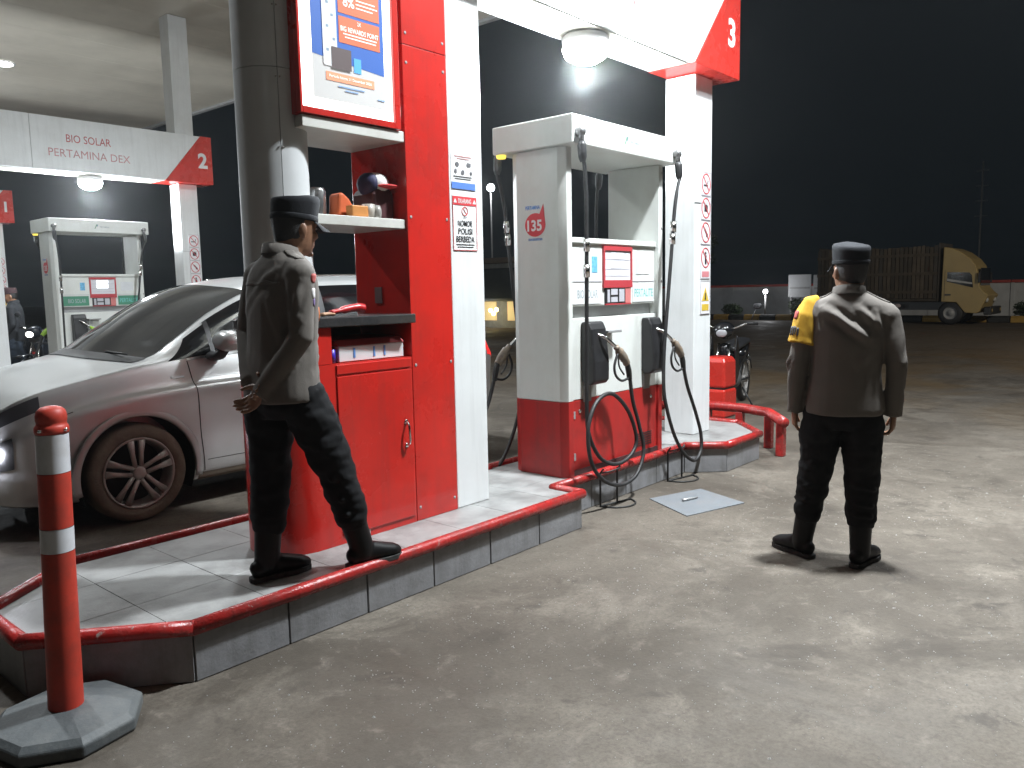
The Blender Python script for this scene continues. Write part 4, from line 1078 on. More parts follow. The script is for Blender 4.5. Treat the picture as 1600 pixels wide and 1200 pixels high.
    for sd in (1, -1):
        c = Sn(0.065, 4.85*SUB, sd, 0.006)
        k = MB().ball(c, (0.03,0.06,0.05), n=16, m=10); k.build('headlamp', glow('headlamp_light', (0.86,0.88,1.0), 120.0), t, smooth=True)
        c2 = Sn(0.04, 2.9*SUB, sd, 0.004)
        k = MB().ball(c2, (0.02,0.05,0.03), n=12, m=8); k.build('fog_lamp', glow('fog_light', (0.75,0.72,1.0), 6.0), t, smooth=True)
        ld = bpy.data.lights.new('headlamp_beam', 'SPOT'); ld.energy = 160; ld.spot_size = R(70); ld.spot_blend = 0.8; ld.color = (0.9,0.92,1.0); ld.shadow_soft_size = 0.04
        lo = bpy.data.objects.new('headlamp_beam', ld); COL.objects.link(lo); lo.parent = t; lo.location = c+Vector((-0.07,0,0)); lo.rotation_euler = (0, R(82), 0)
    k = MB(); 
    for z_ in np.linspace(0.36,0.58,6): k.box(-0.012,0.02,-0.40,0.40,z_,z_+0.018)
    k.build('grille', TRIM, t)
    MB().box(-0.022,-0.012,-0.22,0.22,0.45,0.56).build('number_plate', mat('plate_black', (0.03,0.03,0.03), 0.4), t)
    k = MB(); k.box(-0.006,0.03,-0.62,0.62,0.735,0.748); k.build('light_bar', mat('light_bar', (0.55,0.55,0.58), 0.2), t)
    patch('tail_lamp', 4.30, 4.43, 5.0*SUB, 7.0*SUB, glow('tail_light', (0.75,0.03,0.03), 0.7), body, nu=6, nt=6, off=0.004)
    # mirrors
    for sd in (1, -1):
        k = MB(); c = Vector((1.46, sd*1.0, 1.185))
        k.tube([c+Vector((-0.075,0,0)), c+Vector((-0.06,0,0)), c+Vector((-0.02,0,0)), c+Vector((0.04,0,0)), c+Vector((0.055,0,0))], [(0.03,0.05),(0.058,0.09),(0.074,0.112),(0.074,0.115),(0.066,0.105)], n=20, ref=(0,0,1))
        mi = k.build('mirror', PAINT, t, smooth=True)
        k = MB(); k.tube([Vector((1.45,sd*0.80,1.07)),Vector((1.45,sd*0.90,1.075)),Vector((1.455,sd*0.97,1.12))], [(0.035,0.06),(0.03,0.05),(0.025,0.04)], n=12, ref=(0,0,1)); k.build('mirror_arm', TRIM, mi, smooth=True)
        for u in (2.22, 3.22):
            c = Sn(u, 6.4*SUB, sd, 0.012)
            MB().tube([c+Vector((-0.09,0,0)),c+Vector((-0.07,sd*0.015,0)),c+Vector((0.07,sd*0.015,0)),c+Vector((0.09,0,0))], 0.011, n=8).build('door_handle', CHROME, t, smooth=True)
        c = Sn(1.16, 6.3*SUB, sd, 0.003)
        MB().obox(c, (0.09,0.006,0.014)).build('side_badge', CHROME, t)
    # roof rails
    for sd in (1,-1):
        MB().tube([S(u, 9*SUB+1.2, sd)+Vector((0,0,0.028)) for u in np.linspace(2.2,3.9,12)], 0.012, n=8).build('roof_rail', CHROME, t, smooth=True)
    # wheels
    for ax in (0.85, 3.63):
        for sd in (1, -1):
            y0 = sd*0.775
            yo = sd*1.0
            def q(p): return [(r, y0+sd*h_) for r, h_ in p]
            ty = MB().lathe(q([(0.235,-0.09),(0.29,-0.10),(0.318,-0.09),(0.330,-0.06),(0.333,0.0),(0.330,0.06),(0.318,0.088),(0.295,0.097),(0.262,0.10),(0.238,0.088),(0.232,0.06)]), (ax,0,0.333), n=56, axis='Y')
            w = ty.build('wheel', TYRE, t, smooth=True)
            rm = MB().lathe(q([(0.236,0.087),(0.240,0.094),(0.232,0.096),(0.222,0.088),(0.212,0.05),(0.205,-0.06),(0.20,-0.08)]), (ax,0,0.333), n=56, axis='Y')
            rm.build('rim', RIM, w, smooth=True)
            MB().lathe(q([(0.205,-0.02),(0.204,-0.016),(0.001,-0.016)]), (ax,0,0.333), n=32, axis='Y').build('brake_disc', LINER, w)
            for s5 in range(5):
                for dlt in (-0.20, 0.20):
                    a = R(72*s5+20)
                    tg = Vector((-math.sin(a),0,math.cos(a))); rad_ = Vector((math.cos(a),0,math.sin(a))); r0 = rad_*0.04+tg*dlt*0.10; r1 = rad_*0.222+tg*dlt*0.19
                    c0 = Vector((ax, y0+sd*0.078, 0.333)); c1 = Vector((ax, y0+sd*0.086, 0.333))
                    MB().tube([c0+r0, c0+(r0+r1)/2, c1+r1], [(0.010,0.016),(0.010,0.0165),(0.010,0.027)], n=8, ref=(0,1,0)).build('spoke', RIM, w, smooth=True)
            MB().lathe(q([(0.046,0.05),(0.046,0.085),(0.038,0.094),(0.02,0.097),(0.001,0.097)]), (ax,0,0.333), n=24, axis='Y').build('hub', RIM, w, smooth=True)
    return t
make_car()
# ------------------------------------------------------------------ people
SKIN = mat('brown_skin', (0.23,0.115,0.065), 0.5, var=0.12, scale=18, bump=0.1, bscale=220)
SHIRT = cloth('taupe_uniform_shirt', (0.130,0.117,0.105))
TROUS = cloth('black_uniform_trousers', (0.0065,0.0068,0.008), var=0.3)
BOOT = mat('black_boot_leather', (0.0045,0.0045,0.005), 0.48, var=0.3, dirt=(0.012,0.011,0.010), dirt_amt=0.3, dirt_scale=12, spec=0.22)
SOLE = mat('boot_sole', (0.015,0.015,0.015), 0.8, dirt=(0.1,0.09,0.08), dirt_amt=0.6, dirt_scale=20)
CAPM = cloth('dark_slate_cap', (0.009,0.010,0.013), var=0.2)
HAIR = mat('black_hair', (0.008,0.007,0.007), 0.55, var=0.4, scale=60, bump=0.4, bscale=300)
YEL = cloth('yellow_armband', (0.52,0.30,0.03), var=0.2)

def fuse(mb, voxel, smooth=2):
    me = mb.mesh(); o = bpy.data.objects.new('fuse', me); COL.objects.link(o)
    bm = bmesh.new(); bm.from_mesh(me); bmesh.ops.recalc_face_normals(bm, faces=bm.faces); bm.to_mesh(me); bm.free()
    r = o.modifiers.new('r', 'REMESH'); r.mode = 'VOXEL'; r.voxel_size = voxel; r.adaptivity = 0.0
    bpy.context.view_layer.update()
    out = bpy.data.meshes.new_from_object(o.evaluated_get(bpy.context.evaluated_depsgraph_get()))
    bpy.data.objects.remove(o); bpy.data.meshes.remove(me)
    bm = bmesh.new(); bm.from_mesh(out)
    for _ in range(smooth): bmesh.ops.smooth_vert(bm, verts=bm.verts, factor=0.5, use_axis_x=True, use_axis_y=True, use_axis_z=True)
    bm.to_mesh(out); bm.free(); out.update()
    return out
def displace(me, fn):
    n = [v.normal.copy() for v in me.vertices]
    for v, k in zip(me.vertices, n): v.co = v.co + k*fn(v.co, k)
    me.update()
def seg_d(p, a, b):
    ab = b-a; t = max(0, min(1, (p-a).dot(ab)/max(ab.length_squared, 1e-9))); return (p-(a+ab*t)).length, t
def folds(segs, base=0.004, freq=9.0, seed=0.0, stretch=(1,1,0.45)):
    S_ = [(Vector(a), Vector(b), amp, w) for a, b, amp, w in segs]
    def fn(p, nr):
        q = Vector((p.x*stretch[0]*freq+seed, p.y*stretch[1]*freq+seed, p.z*stretch[2]*freq))
        d = base*(noise.noise(q)*1.2+0.5*noise.noise(q*2.3))
        for a, b, amp, w in S_:
            dd, t_ = seg_d(p, a, b)
            if dd < 4*w:
                taper = math.sin(math.pi*min(max(t_,0.0),1.0))**0.5 if 0 < t_ < 1 else 0.3
                d += amp*taper*(math.exp(-(dd/w)**2)-0.55*math.exp(-((dd-1.7*w)/(0.9*w))**2))
        return d
    return fn
def hand(mb, w, d, nrm, side, curl=0.5, size=1.0, spread=0.06):
    """w wrist, d towards the fingers, nrm palm normal (fingers curl that way), side = towards the thumb"""
    d = Vector(d).normalized(); nrm = Vector(nrm); nrm = (nrm-d*nrm.dot(d)).normalized(); side = Vector(side); side = (side-d*side.dot(d)-nrm*side.dot(nrm)).normalized()
    w = Vector(w); s = size
    mb.tube([w-d*0.03*s, w+d*0.015*s, w+d*0.05*s, w+d*0.085*s, w+d*0.098*s], [(0.026*s,0.019*s),(0.030*s,0.018*s),(0.040*s,0.0165*s),(0.042*s,0.015*s),(0.036*s,0.012*s)], n=14, ref=side)
    for i, (off, ln) in enumerate([(0.030,0.078),(0.0105,0.088),(-0.0095,0.082),(-0.029,0.066)]):
        p = w+d*0.088*s+side*off*s*1.02; a = 0.18+curl*0.35
        dd = (d+side*spread*(1.5-i)*0.6).normalized(); pts = [p-d*0.02*s, p]; rr = [0.0095*s,0.0098*s]
        for q, fr in enumerate((0.45,0.31,0.24)):
            v = (dd*math.cos(a)+nrm*math.sin(a)); p = p+v*ln*fr*s; pts.append(p.copy()); rr.append((0.0092,0.0085,0.0070)[q]*s); a += curl*(0.75+0.1*i)
        mb.tube(pts, rr, n=10)
    p = w+d*0.022*s+side*0.030*s; pts = [w+d*0.01*s+side*0.012*s, p]; rr = [0.015*s,0.0135*s]
    for v, l, r_ in ((d*0.70+side*0.62+nrm*0.30,0.036,0.0115),(d*0.88+side*0.25+nrm*0.42,0.032,0.0100),(d*0.92+side*0.05+nrm*0.45,0.024,0.0078)):
        p = p+v.normalized()*l*s; pts.append(p.copy()); rr.append(r_*s)
    mb.tube(pts, rr, n=10)
def head(mb, M):
    """M places the head: origin mid-head, +x face, +z up; 0.23 m tall"""
    prof = [(-0.118,0.030,0.045,0.030),(-0.108,0.058,0.060,0.045),(-0.09,0.078,0.068,0.055),(-0.065,0.088,0.078,0.063),(-0.035,0.090,0.086,0.069),(-0.005,0.088,0.094,0.073),(0.03,0.090,0.100,0.0765),
            (0.06,0.088,0.100,0.076),(0.085,0.076,0.090,0.068),(0.103,0.055,0.068,0.052),(0.114,0.028,0.035,0.028)]
    rs = []
    for z, fx, bx, wy in prof:
        ring = []
        for k in range(24):
            a = 2*math.pi*k/24; c, s = math.cos(a), math.sin(a)
            x = (fx if c > 0 else bx)*math.copysign(abs(c)**0.9, c); y = wy*math.copysign(abs(s)**0.85, s)
            ring.append(M @ Vector((x, y, z)))
        rs.append(ring)
    mb.rings(rs)
    Q = M.to_3x3()
    mb.tube([M @ Vector(p) for p in ((0.080,0,0.022),(0.096,0,-0.002),(0.108,0,-0.022),(0.096,0,-0.032),(0.082,0,-0.034))], [(0.008,0.008),(0.010,0.010),(0.013,0.015),(0.010,0.016),(0.006,0.010)], n=10, ref=Q @ Vector((0,0,1)))
    for sy in (1,-1):
        mb.ball(M @ Vector((0.078,sy*0.032,0.030)), (0.014,0.024,0.009), n=10, m=6, M=Q)      # brow
        mb.ball(M @ Vector((0.066,sy*0.042,-0.022)), (0.022,0.024,0.020), n=10, m=6, M=Q)     # cheek
        E_ = Q @ Matrix.Rotation(sy*0.35, 3, 'Z')
        mb.ball(M @ Vector((-0.008,sy*0.079,-0.008)), (0.018,0.008,0.031), n=12, m=8, M=E_)   # ear
        mb.ball(M @ Vector((-0.004,sy*0.077,-0.032)), (0.009,0.007,0.012), n=8, m=6, M=E_)
    mb.ball(M @ Vector((0.087,0,-0.058)), (0.010,0.024,0.006), n=10, m=6, M=Q)
    mb.ball(M @ Vector((0.086,0,-0.069)), (0.010,0.020,0.007), n=10, m=6, M=Q)
    mb.ball(M @ Vector((0.078,0,-0.100)), (0.016,0.022,0.014), n=10, m=6, M=Q)
def mirror_y(p): return Vector((p[0], -p[1], p[2]))

def person(label, loc, rz, J, shirt_m=SHIRT, trous_m=TROUS, cap_m=CAPM, voxel=0.0065, hem=0.815, shirt_folds=(), leg_folds=(), cap=True, boots=True, seed=0.0, hands=None, scale=1.0, lean=(0,0), yoke=True):
    t = thing('person', label, 'person', loc, rz, local=True)
    V_ = lambda k: Vector(J[k])
    lx, ly = lean                        # shoulders' offset over the hips
    def tor(z):                          # spine offset at height z
        q = max(0.0, min(1.0, (z-0.9)/0.55)); h0 = Vector(J['hip']); return Vector((h0.x+lx*q, h0.y+ly*q, z))
    chest_rz = J.get('twist', 0.0)
    def side_at(z):
        q = max(0.0, min(1.0, (z-0.9)/0.5)); return Vector((-math.sin(chest_rz*q), math.cos(chest_rz*q), 0))
    def torso(mb, rows, n=28):
        rs = []
        for z, a, b in rows:
            s = side_at(z); f = Vector((s.y,-s.x,0)); c = tor(z)
            rs.append([c+s*(a*math.copysign(abs(math.cos(q))**0.86, math.cos(q)))+f*(b*math.copysign(abs(math.sin(q))**0.86, math.sin(q))) for q in [2*math.pi*k/n for k in range(n)]])
        mb.rings(rs)
    HM = Matrix.Translation(V_('head')) @ Matrix.Rotation(J.get('head_rz',0), 4, 'Z') @ Matrix.Rotation(J.get('head_ry',0), 4, 'Y')
    # --- the body itself: one continuous surface from crown to feet
    b = MB(); head(b, HM)
    nb = tor(1.42); nk = V_('head')+Vector((-0.02,0,-0.085))
    b.tube([nb, nb.lerp(nk,0.5), nk, nk+Vector((0,0,0.05))], [0.068,0.060,0.058,0.055], n=16)
    torso(b, [(0.80,0.145,0.10),(0.90,0.155,0.108),(1.02,0.14,0.10),(1.15,0.15,0.10),(1.28,0.165,0.10),(1.37,0.155,0.085),(1.42,0.11,0.07),(1.45,0.06,0.06)])
    for sd, sg in (('L',1),('R',-1)):
        sh, el, wr = V_('sh'+sd), V_('el'+sd), V_('wr'+sd)
        b.tube([sh+(el-sh)*-0.05, sh, sh.lerp(el,0.5), el, el.lerp(wr,0.35), wr.lerp(el,0.12), wr], [0.045,0.050,0.043,0.036,0.037,0.026,0.023], n=14)
        h_ = hands[sd] if hands else dict(d=(0,0,-1), n=(0,-sg,0), s=(1,0,0), curl=0.5)
        hand(b, wr, h_['d'], h_['n'], h_['s'], h_.get('curl',0.5))
        hp, kn, an = V_('hp'+sd), V_('kn'+sd), V_('an'+sd)
        b.tube([hp+Vector((0,0,0.03)), hp, hp.lerp(kn,0.5), kn, kn.lerp(an,0.35), an.lerp(kn,0.15), an], [0.07,0.08,0.068,0.05,0.052,0.034,0.032], n=14)
        fd = Vector((math.cos(J['ft'+sd]), math.sin(J['ft'+sd]), 0))
        b.tube([an+Vector((0,0,-0.03))-fd*0.045, an+Vector((0,0,-0.045)), an+fd*0.08+Vector((0,0,-0.05)), an+fd*0.15+Vector((0,0,-0.058))], [0.025,0.03,0.03,0.02], n=12)
    body = link('body', fuse(b, voxel*0.8, 2), SKIN, t, smooth=True, off=Vector((0,0,0)))
    Q = HM.to_3x3()
    for sg in (1,-1):
        e = MB().ball(HM @ Vector((0.0825,sg*0.032,0.010)), (0.007,0.012,0.0055), n=10, m=6, M=Q); e.build('eye', mat('eye_white', (0.5,0.47,0.44), 0.25), t, smooth=True)
    # hair: a close cap of hair from the fringe round to the nape
    hb = MB(); rs = []
    for z, f_, bk, wy in [(-0.062,-0.055,0.083,0.060),(-0.035,-0.030,0.093,0.073),(0.0,-0.022,0.100,0.0785),(0.03,-0.005,0.106,0.081),(0.06,0.090,0.106,0.0805),(0.09,0.076,0.094,0.071),(0.108,0.054,0.068,0.052),(0.119,0.02,0.03,0.025)]:
        ring = []
        for k in range(22):
            a = 2*math.pi*k/22; c, s = math.cos(a), math.sin(a); x = (f_ if c > 0 else bk)*(abs(c) if c > 0 else -abs(c)); ring.append(HM @ Vector((x, wy*math.copysign(abs(s)**0.85,s), z)))
        rs.append(ring)
    hb.rings(rs); link('hair', fuse(hb, 0.006, 1), HAIR, t, smooth=True, off=Vector((0,0,0)))
    # --- shirt
    s_ = MB()
    torso(s_, [(hem,0.192,0.148),(hem+0.03,0.194,0.149),(0.93,0.186,0.140),(1.03,0.176,0.132),(1.14,0.180,0.130),(1.26,0.192,0.130),(1.34,0.196,0.118),(1.385,0.182,0.102),(1.415,0.148,0.088),(1.438,0.108,0.077),(1.458,0.078,0.070)])
    for sd in 'LR':
        sh, el, wr = V_('sh'+sd), V_('el'+sd), V_('wr'+sd); ax_ = (wr-el).normalized()
        s_.ball(sh+Vector((0,0,-0.022)), (0.068,0.066,0.062), n=14, m=10)
        s_.tube([sh+(el-sh)*-0.06, sh+(el-sh)*0.1, sh.lerp(el,0.45), sh.lerp(el,0.85), el, el+ax_*0.05, el.lerp(wr,0.55), wr-ax_*0.02, wr+ax_*0.022], [0.046,0.060,0.059,0.054,0.053,0.052,0.047,0.043,0.045], n=18)
        s_.tube([tor(1.395)+side_at(1.4)*(0.07 if sd == 'L' else -0.07), sh+Vector((0,0,-0.012)), sh.lerp(el,0.12)], [0.052,0.060,0.062], n=16)
    me = fuse(s_, voxel, 4)
    displace(me, folds(shirt_folds, 0.004, 6.5, seed, (1,1,0.8)))
    bm = bmesh.new(); bm.from_mesh(me); bmesh.ops.smooth_vert(bm, verts=bm.verts, factor=0.3, use_axis_x=True, use_axis_y=True, use_axis_z=True); bm.to_mesh(me); bm.free()
    shirt = link('shirt', me, shirt_m, t, smooth=True, off=Vector((0,0,0)))
    # shoulder straps, back yoke seam and cuff bands laid on the cloth
    from mathutils.bvhtree import BVHTree as BT_
    tree = BT_.FromPolygons([v.co for v in me.vertices], [tuple(p.vertices) for p in me.polygons])
    def strip(name, pts, wv, half, thick, m_):
        rs_ = []
        for p in catmull(pts, 5):
            row = []
            for q in (-1.0,-0.5,0.0,0.5,1.0):
                hit, nn, _, _ = tree.find_nearest(p+Vector(wv)*half*q); row.append((hit, nn))
            rs_.append([h+n_*thick for h, n_ in row]+[h-n_*0.003 for h, n_ in reversed(row)])
        MB().rings(rs_).build(name, m_, shirt, smooth=True)
    for sd, sg in (('L',1),('R',-1)):
        sh = V_('sh'+sd); nb_ = tor(1.43)
        strip('shoulder_strap', [sh+Vector((0,sg*0.015,0.06)), sh.lerp(nb_,0.35)+Vector((0,0,0.05)), sh.lerp(nb_,0.62)+Vector((0,0,0.045))], (1,0,0), 0.021, 0.005, shirt_m)
    s0 = side_at(1.32); f0 = Vector((s0.y,-s0.x,0)); tt = tor(1.325)
    if yoke: strip('yoke_seam', [tt-f0*0.12+s0*0.16, tt-f0*0.13+s0*0.08, tt-f0*0.13, tt-f0*0.13-s0*0.08, tt-f0*0.12-s0*0.16], (0,0,1), 0.006, 0.0025, shirt_m)
    c_ = MB(); cc = tor(1.452)
    for r0, r1, z0, z1 in ((0.071,0.067,0.0,0.032),(0.084,0.076,-0.014,0.028)):
        s = side_at(1.45); rs = []
        for r_, z_ in ((r0,z0),(r1,z1),(r1-0.006,z1),(r0-0.006,z0)):
            rs.append([cc+Vector((-0.004,0,z_))+Vector((r_*math.cos(a),(r_*1.03)*math.sin(a),0.012*math.cos(a)*-1)) for a in [2*math.pi*k/28 for k in range(28)]])
        c_.rings(rs, cap=False)
    c_.build('collar', shirt_m, shirt, smooth=True)
    # --- trousers
    p_ = MB()
    torso(p_, [(0.74,0.12,0.10),(0.80,0.165,0.122),(0.90,0.170,0.125),(0.98,0.160,0.118),(1.0,0.158,0.116)])
    for sd in 'LR':
        hp, kn, an = V_('hp'+sd), V_('kn'+sd), V_('an'+sd); dn = (an-kn).normalized()
        e_ = an-dn*0.13 if boots else an-dn*0.01
        p_.tube([hp+Vector((0,0,0.05)), hp, hp.lerp(kn,0.3), hp.lerp(kn,0.65), kn, kn.lerp(e_,0.35), kn.lerp(e_,0.7), kn.lerp(e_,0.92), e_, e_+dn*0.012],
                [0.074,0.098,0.109,0.100,0.089,0.084,0.080,0.076,0.068,0.058], n=20)
        # cargo pocket on the outer thigh
        out_ = Vector((0, 1 if sd == 'L' else -1, 0)); pc = hp.lerp(kn,0.62)+out_*0.082
        p_.ball(pc, (0.065,0.02,0.085), n=12, m=8)
    me = fuse(p_, voxel, 3)
    displace(me, folds(leg_folds, 0.010, 11.0, seed+3.3, (0.7,0.7,1.35)))
    bm = bmesh.new(); bm.from_mesh(me); bmesh.ops.smooth_vert(bm, verts=bm.verts, factor=0.4, use_axis_x=True, use_axis_y=True, use_axis_z=True); bm.to_mesh(me); bm.free()
    link('trousers', me, trous_m, t, smooth=True, off=Vector((0,0,0)))
    # --- boots
    for sd in 'LR':
        kn, an = V_('kn'+sd), V_('an'+sd); dn = (an-kn).normalized(); fd = Vector((math.cos(J['ft'+sd]), math.sin(J['ft'+sd]), 0)); up = Vector((0,0,1)); gz = an.z-0.09
        G = Vector((an.x, an.y, gz)); k = MB()
        if boots: k.tube([an-dn*0.20, an-dn*0.12, an-dn*0.03, an+up*-0.02, an-up*0.05], [(0.062,0.060),(0.061,0.058),(0.058,0.053),(0.056,0.050),(0.048,0.044)], n=18, ref=fd)
        k.tube([G-fd*0.075+up*0.045, G-fd*0.062+up*0.050, G-fd*0.02+up*0.060, G+fd*0.05+up*0.062, G+fd*0.11+up*0.050, G+fd*0.165+up*0.040, G+fd*0.198+up*0.032, G+fd*0.210+up*0.028],
               [(0.022,0.018),(0.040,0.034),(0.048,0.040),(0.048,0.043),(0.040,0.047),(0.034,0.045),(0.024,0.033),(0.012,0.016)], n=16, ref=up)
        bo_ = link('boot', fuse(k, 0.006, 3), BOOT, t, smooth=True, off=Vector((0,0,0)))
        k = MB(); pr = [(-0.085,0.0),(-0.08,0.024),(-0.05,0.036),(0.0,0.035),(0.06,0.040),(0.12,0.049),(0.17,0.044),(0.205,0.026),(0.217,0.0)]
        pl = [(x,y) for x,y in pr]+[(x,-y) for x,y in reversed(pr[1:-1])]; s2 = Vector((-fd.y,fd.x,0))
        pts = [G+fd*x+s2*y for x,y in reversed(pl)]
        k.prism([(q.x,q.y) for q in pts], gz+0.0005, gz+0.024); k.build('sole', SOLE, bo_, bevel=0.003)
        k = MB()
        for i in range(4):
            c = G+fd*(0.055+0.022*i)+up*(0.098-0.010*i); k.tube([c-s2*0.024-up*0.012, c+up*0.004, c+s2*0.024-up*0.012], 0.003, n=6)
        k.build('laces', SOLE, bo_, smooth=True)
    # --- cap
    if cap:
        k = MB(); rs = []
        for z, fx, bx, wy in [(0.036,0.097,0.107,0.084),(0.050,0.100,0.109,0.0865),(0.078,0.104,0.110,0.088),(0.108,0.109,0.110,0.090),(0.128,0.109,0.109,0.090),(0.137,0.101,0.101,0.083),(0.142,0.06,0.06,0.05)]:
            ring = []
            for q in range(32):
                a = 2*math.pi*q/32; c, s = math.cos(a), math.sin(a)
                ring.append(HM @ Vector(((fx if c > 0 else bx)*c, wy*s, z+0.012*c*(z-0.036)/0.1)))
            rs.append(ring)
        k.rings(rs); cp = k.build('cap', cap_m, t, smooth=True)
        try: cp.data.set_sharp_from_angle(angle=R(50))
        except Exception: pass
        k = MB(); rs = []
        for dz in (0.0, -0.006):
            pass
        for r_ in np.linspace(0.0, 1.0, 6):
            row = []
            for q in range(15):
                a = R(-62+124*q/14); x = 0.097*math.cos(a)*(1-r_)+r_*(0.170*math.cos(a*0.92)); y = 0.084*math.sin(a)*(1-r_)+r_*(0.088*math.sin(a)*1.02)
                row.append((x, y, 0.040-0.030*r_-0.016*r_*(math.sin(a)**2)))
            rs.append(row)
        top = [HM @ Vector(p) for r_ in rs for p in r_]; bot = [HM @ (Vector(p)-Vector((0,0,0.005))) for r_ in rs for p in r_]; n_ = len(top)
        fs = [(i*15+j,(i+1)*15+j,(i+1)*15+j+1,i*15+j+1) for i in range(5) for j in range(14)]
        edge = [j for j in range(15)]+[i*15+14 for i in range(1,6)]+[75+j for j in range(13,-1,-1)]+[i*15 for i in range(4,0,-1)]
        k.add(top+bot, fs+[tuple(x+n_ for x in reversed(f)) for f in fs]+[(edge[i],edge[i-1],edge[i-1]+n_,edge[i]+n_) for i in range(len(edge))])
        k.build('visor', cap_m, cp, smooth=True)
        k = MB(); k.tube([HM @ Vector(((0.1005 if math.cos(a) > 0 else 0.1095)*math.cos(a), 0.087*math.sin(a), 0.048)) for a in [2*math.pi*q/40 for q in range(40)]], [(0.012,0.0022)]*40, n=8, closed=True, ref=Q @ Vector((0,0,1)))
        k.build('cap_band', cap_m, cp, smooth=True)
    return t, HM

# officer standing on the kerb by the cabinet, hands behind the back
J1 = dict(hip=(-0.045,-0.01,0), head=(0.045,-0.02,1.555), head_rz=R(2), head_ry=R(5), twist=R(0),
          shL=(-0.03,0.185,1.375), elL=(-0.07,0.235,1.10), wrL=(-0.165,0.045,0.91), shR=(-0.045,-0.195,1.375), elR=(-0.075,-0.235,1.10), wrR=(-0.175,-0.085,0.875),
          hpL=(-0.06,0.085,0.87), knL=(-0.075,0.085,0.49), anL=(-0.125,0.07,0.09), hpR=(-0.03,-0.10,0.87), knR=(0.13,-0.115,0.50), anR=(0.265,-0.105,0.09), ftL=R(-2), ftR=R(-3))
h1 = dict(L=dict(d=(-0.1,-0.9,-0.35), n=(-0.9,0,0.3), s=(0.2,-0.3,0.9), curl=0.45), R=dict(d=(-0.25,0.75,-0.6), n=(-0.9,-0.1,0.2), s=(0.1,0.5,0.8), curl=0.6))
f1 = [((0.11,-0.06,1.02),(-0.02,-0.17,0.93),0.012,0.016),((0.11,-0.03,0.97),(0.0,-0.17,0.87),0.011,0.015),((0.10,-0.08,1.10),(-0.03,-0.17,1.05),0.010,0.015),((0.10,-0.10,1.30),(0.0,-0.17,1.18),0.008,0.016),
      ((-0.06,-0.24,1.32),(-0.14,-0.27,1.20),0.010,0.016),((-0.11,-0.28,1.18),(-0.20,-0.27,1.08),0.012,0.015),((-0.13,-0.12,1.38),(-0.13,0.1,1.2),0.009,0.02),((-0.14,-0.1,1.25),(-0.10,-0.17,1.0),0.010,0.018)]
l1 = [((0.0,-0.18,0.62),(0.12,-0.03,0.58),0.012,0.016),((0.05,-0.2,0.46),(0.2,-0.06,0.44),0.012,0.016),((0.1,-0.2,0.36),(0.22,-0.06,0.34),0.013,0.014),((0.12,-0.2,0.29),(0.26,-0.06,0.27),0.014,0.014)]
m1, H1 = person('officer in taupe shirt and dark cap on the kerb, hands behind the back', (2.02,3.055,0.226), R(-4), J1, shirt_folds=f1, leg_folds=l1, seed=1.7, hands=h1, lean=(0.025,-0.005))
# sleeve and chest badges of that officer
from mathutils.bvhtree import BVHTree
def badge(parent, cloth_obj, c, nrm, size, m, name='badge'):
    """a patch of cloth that lies on the garment, every point snapped to its surface"""
    me = cloth_obj.data
    tree = BVHTree.FromPolygons([v.co for v in me.vertices], [tuple(p.vertices) for p in me.polygons])
    nrm = Vector(nrm).normalized(); c = Vector(c)
    s = nrm.cross(Vector((0,0,1))).normalized(); u = s.cross(nrm); rs = []
    hit0, n0, _, _ = tree.find_nearest(c)
    for fr, h in ((0.02,0.0035),(0.5,0.0035),(0.92,0.003),(1.0,-0.001)):
        ring = []
        for q in range(18):
            a = 2*math.pi*q/18; ca, sa = math.cos(a), math.sin(a)
            p = hit0+s*(size[0]*fr*math.copysign(abs(ca)**0.6,ca))+u*(size[1]*fr*math.copysign(abs(sa)**0.6,sa))
            hit, nn, _, _ = tree.find_nearest(p); ring.append(hit+nn*h)
        rs.append(ring)
    return MB().rings(rs, cap=False).build(name, m, parent, smooth=True)
S1 = [c for c in m1.children if c.name.startswith('shirt')][0]
BRD = mat('badge_red_thread', (0.32,0.05,0.04), 0.8); BWT = mat('badge_white_thread', (0.5,0.48,0.48), 0.8); BPU = mat('badge_violet_thread', (0.14,0.09,0.22), 0.8); BOR = mat('badge_orange_thread', (0.60,0.16,0.04), 0.8)
badge(m1, S1, (0.005,-0.262,1.335), (0.55,-0.83,0.1), (0.026,0.02), BRD); badge(m1, S1, (0.0,-0.266,1.275), (0.55,-0.83,0.0), (0.022,0.024), BWT); badge(m1, S1, (0.0,-0.264,1.238), (0.55,-0.83,0.0), (0.018,0.018), BPU)
badge(m1, S1, (0.095,-0.135,1.185), (0.8,-0.6,0.0), (0.022,0.032), BOR, 'name_tape')

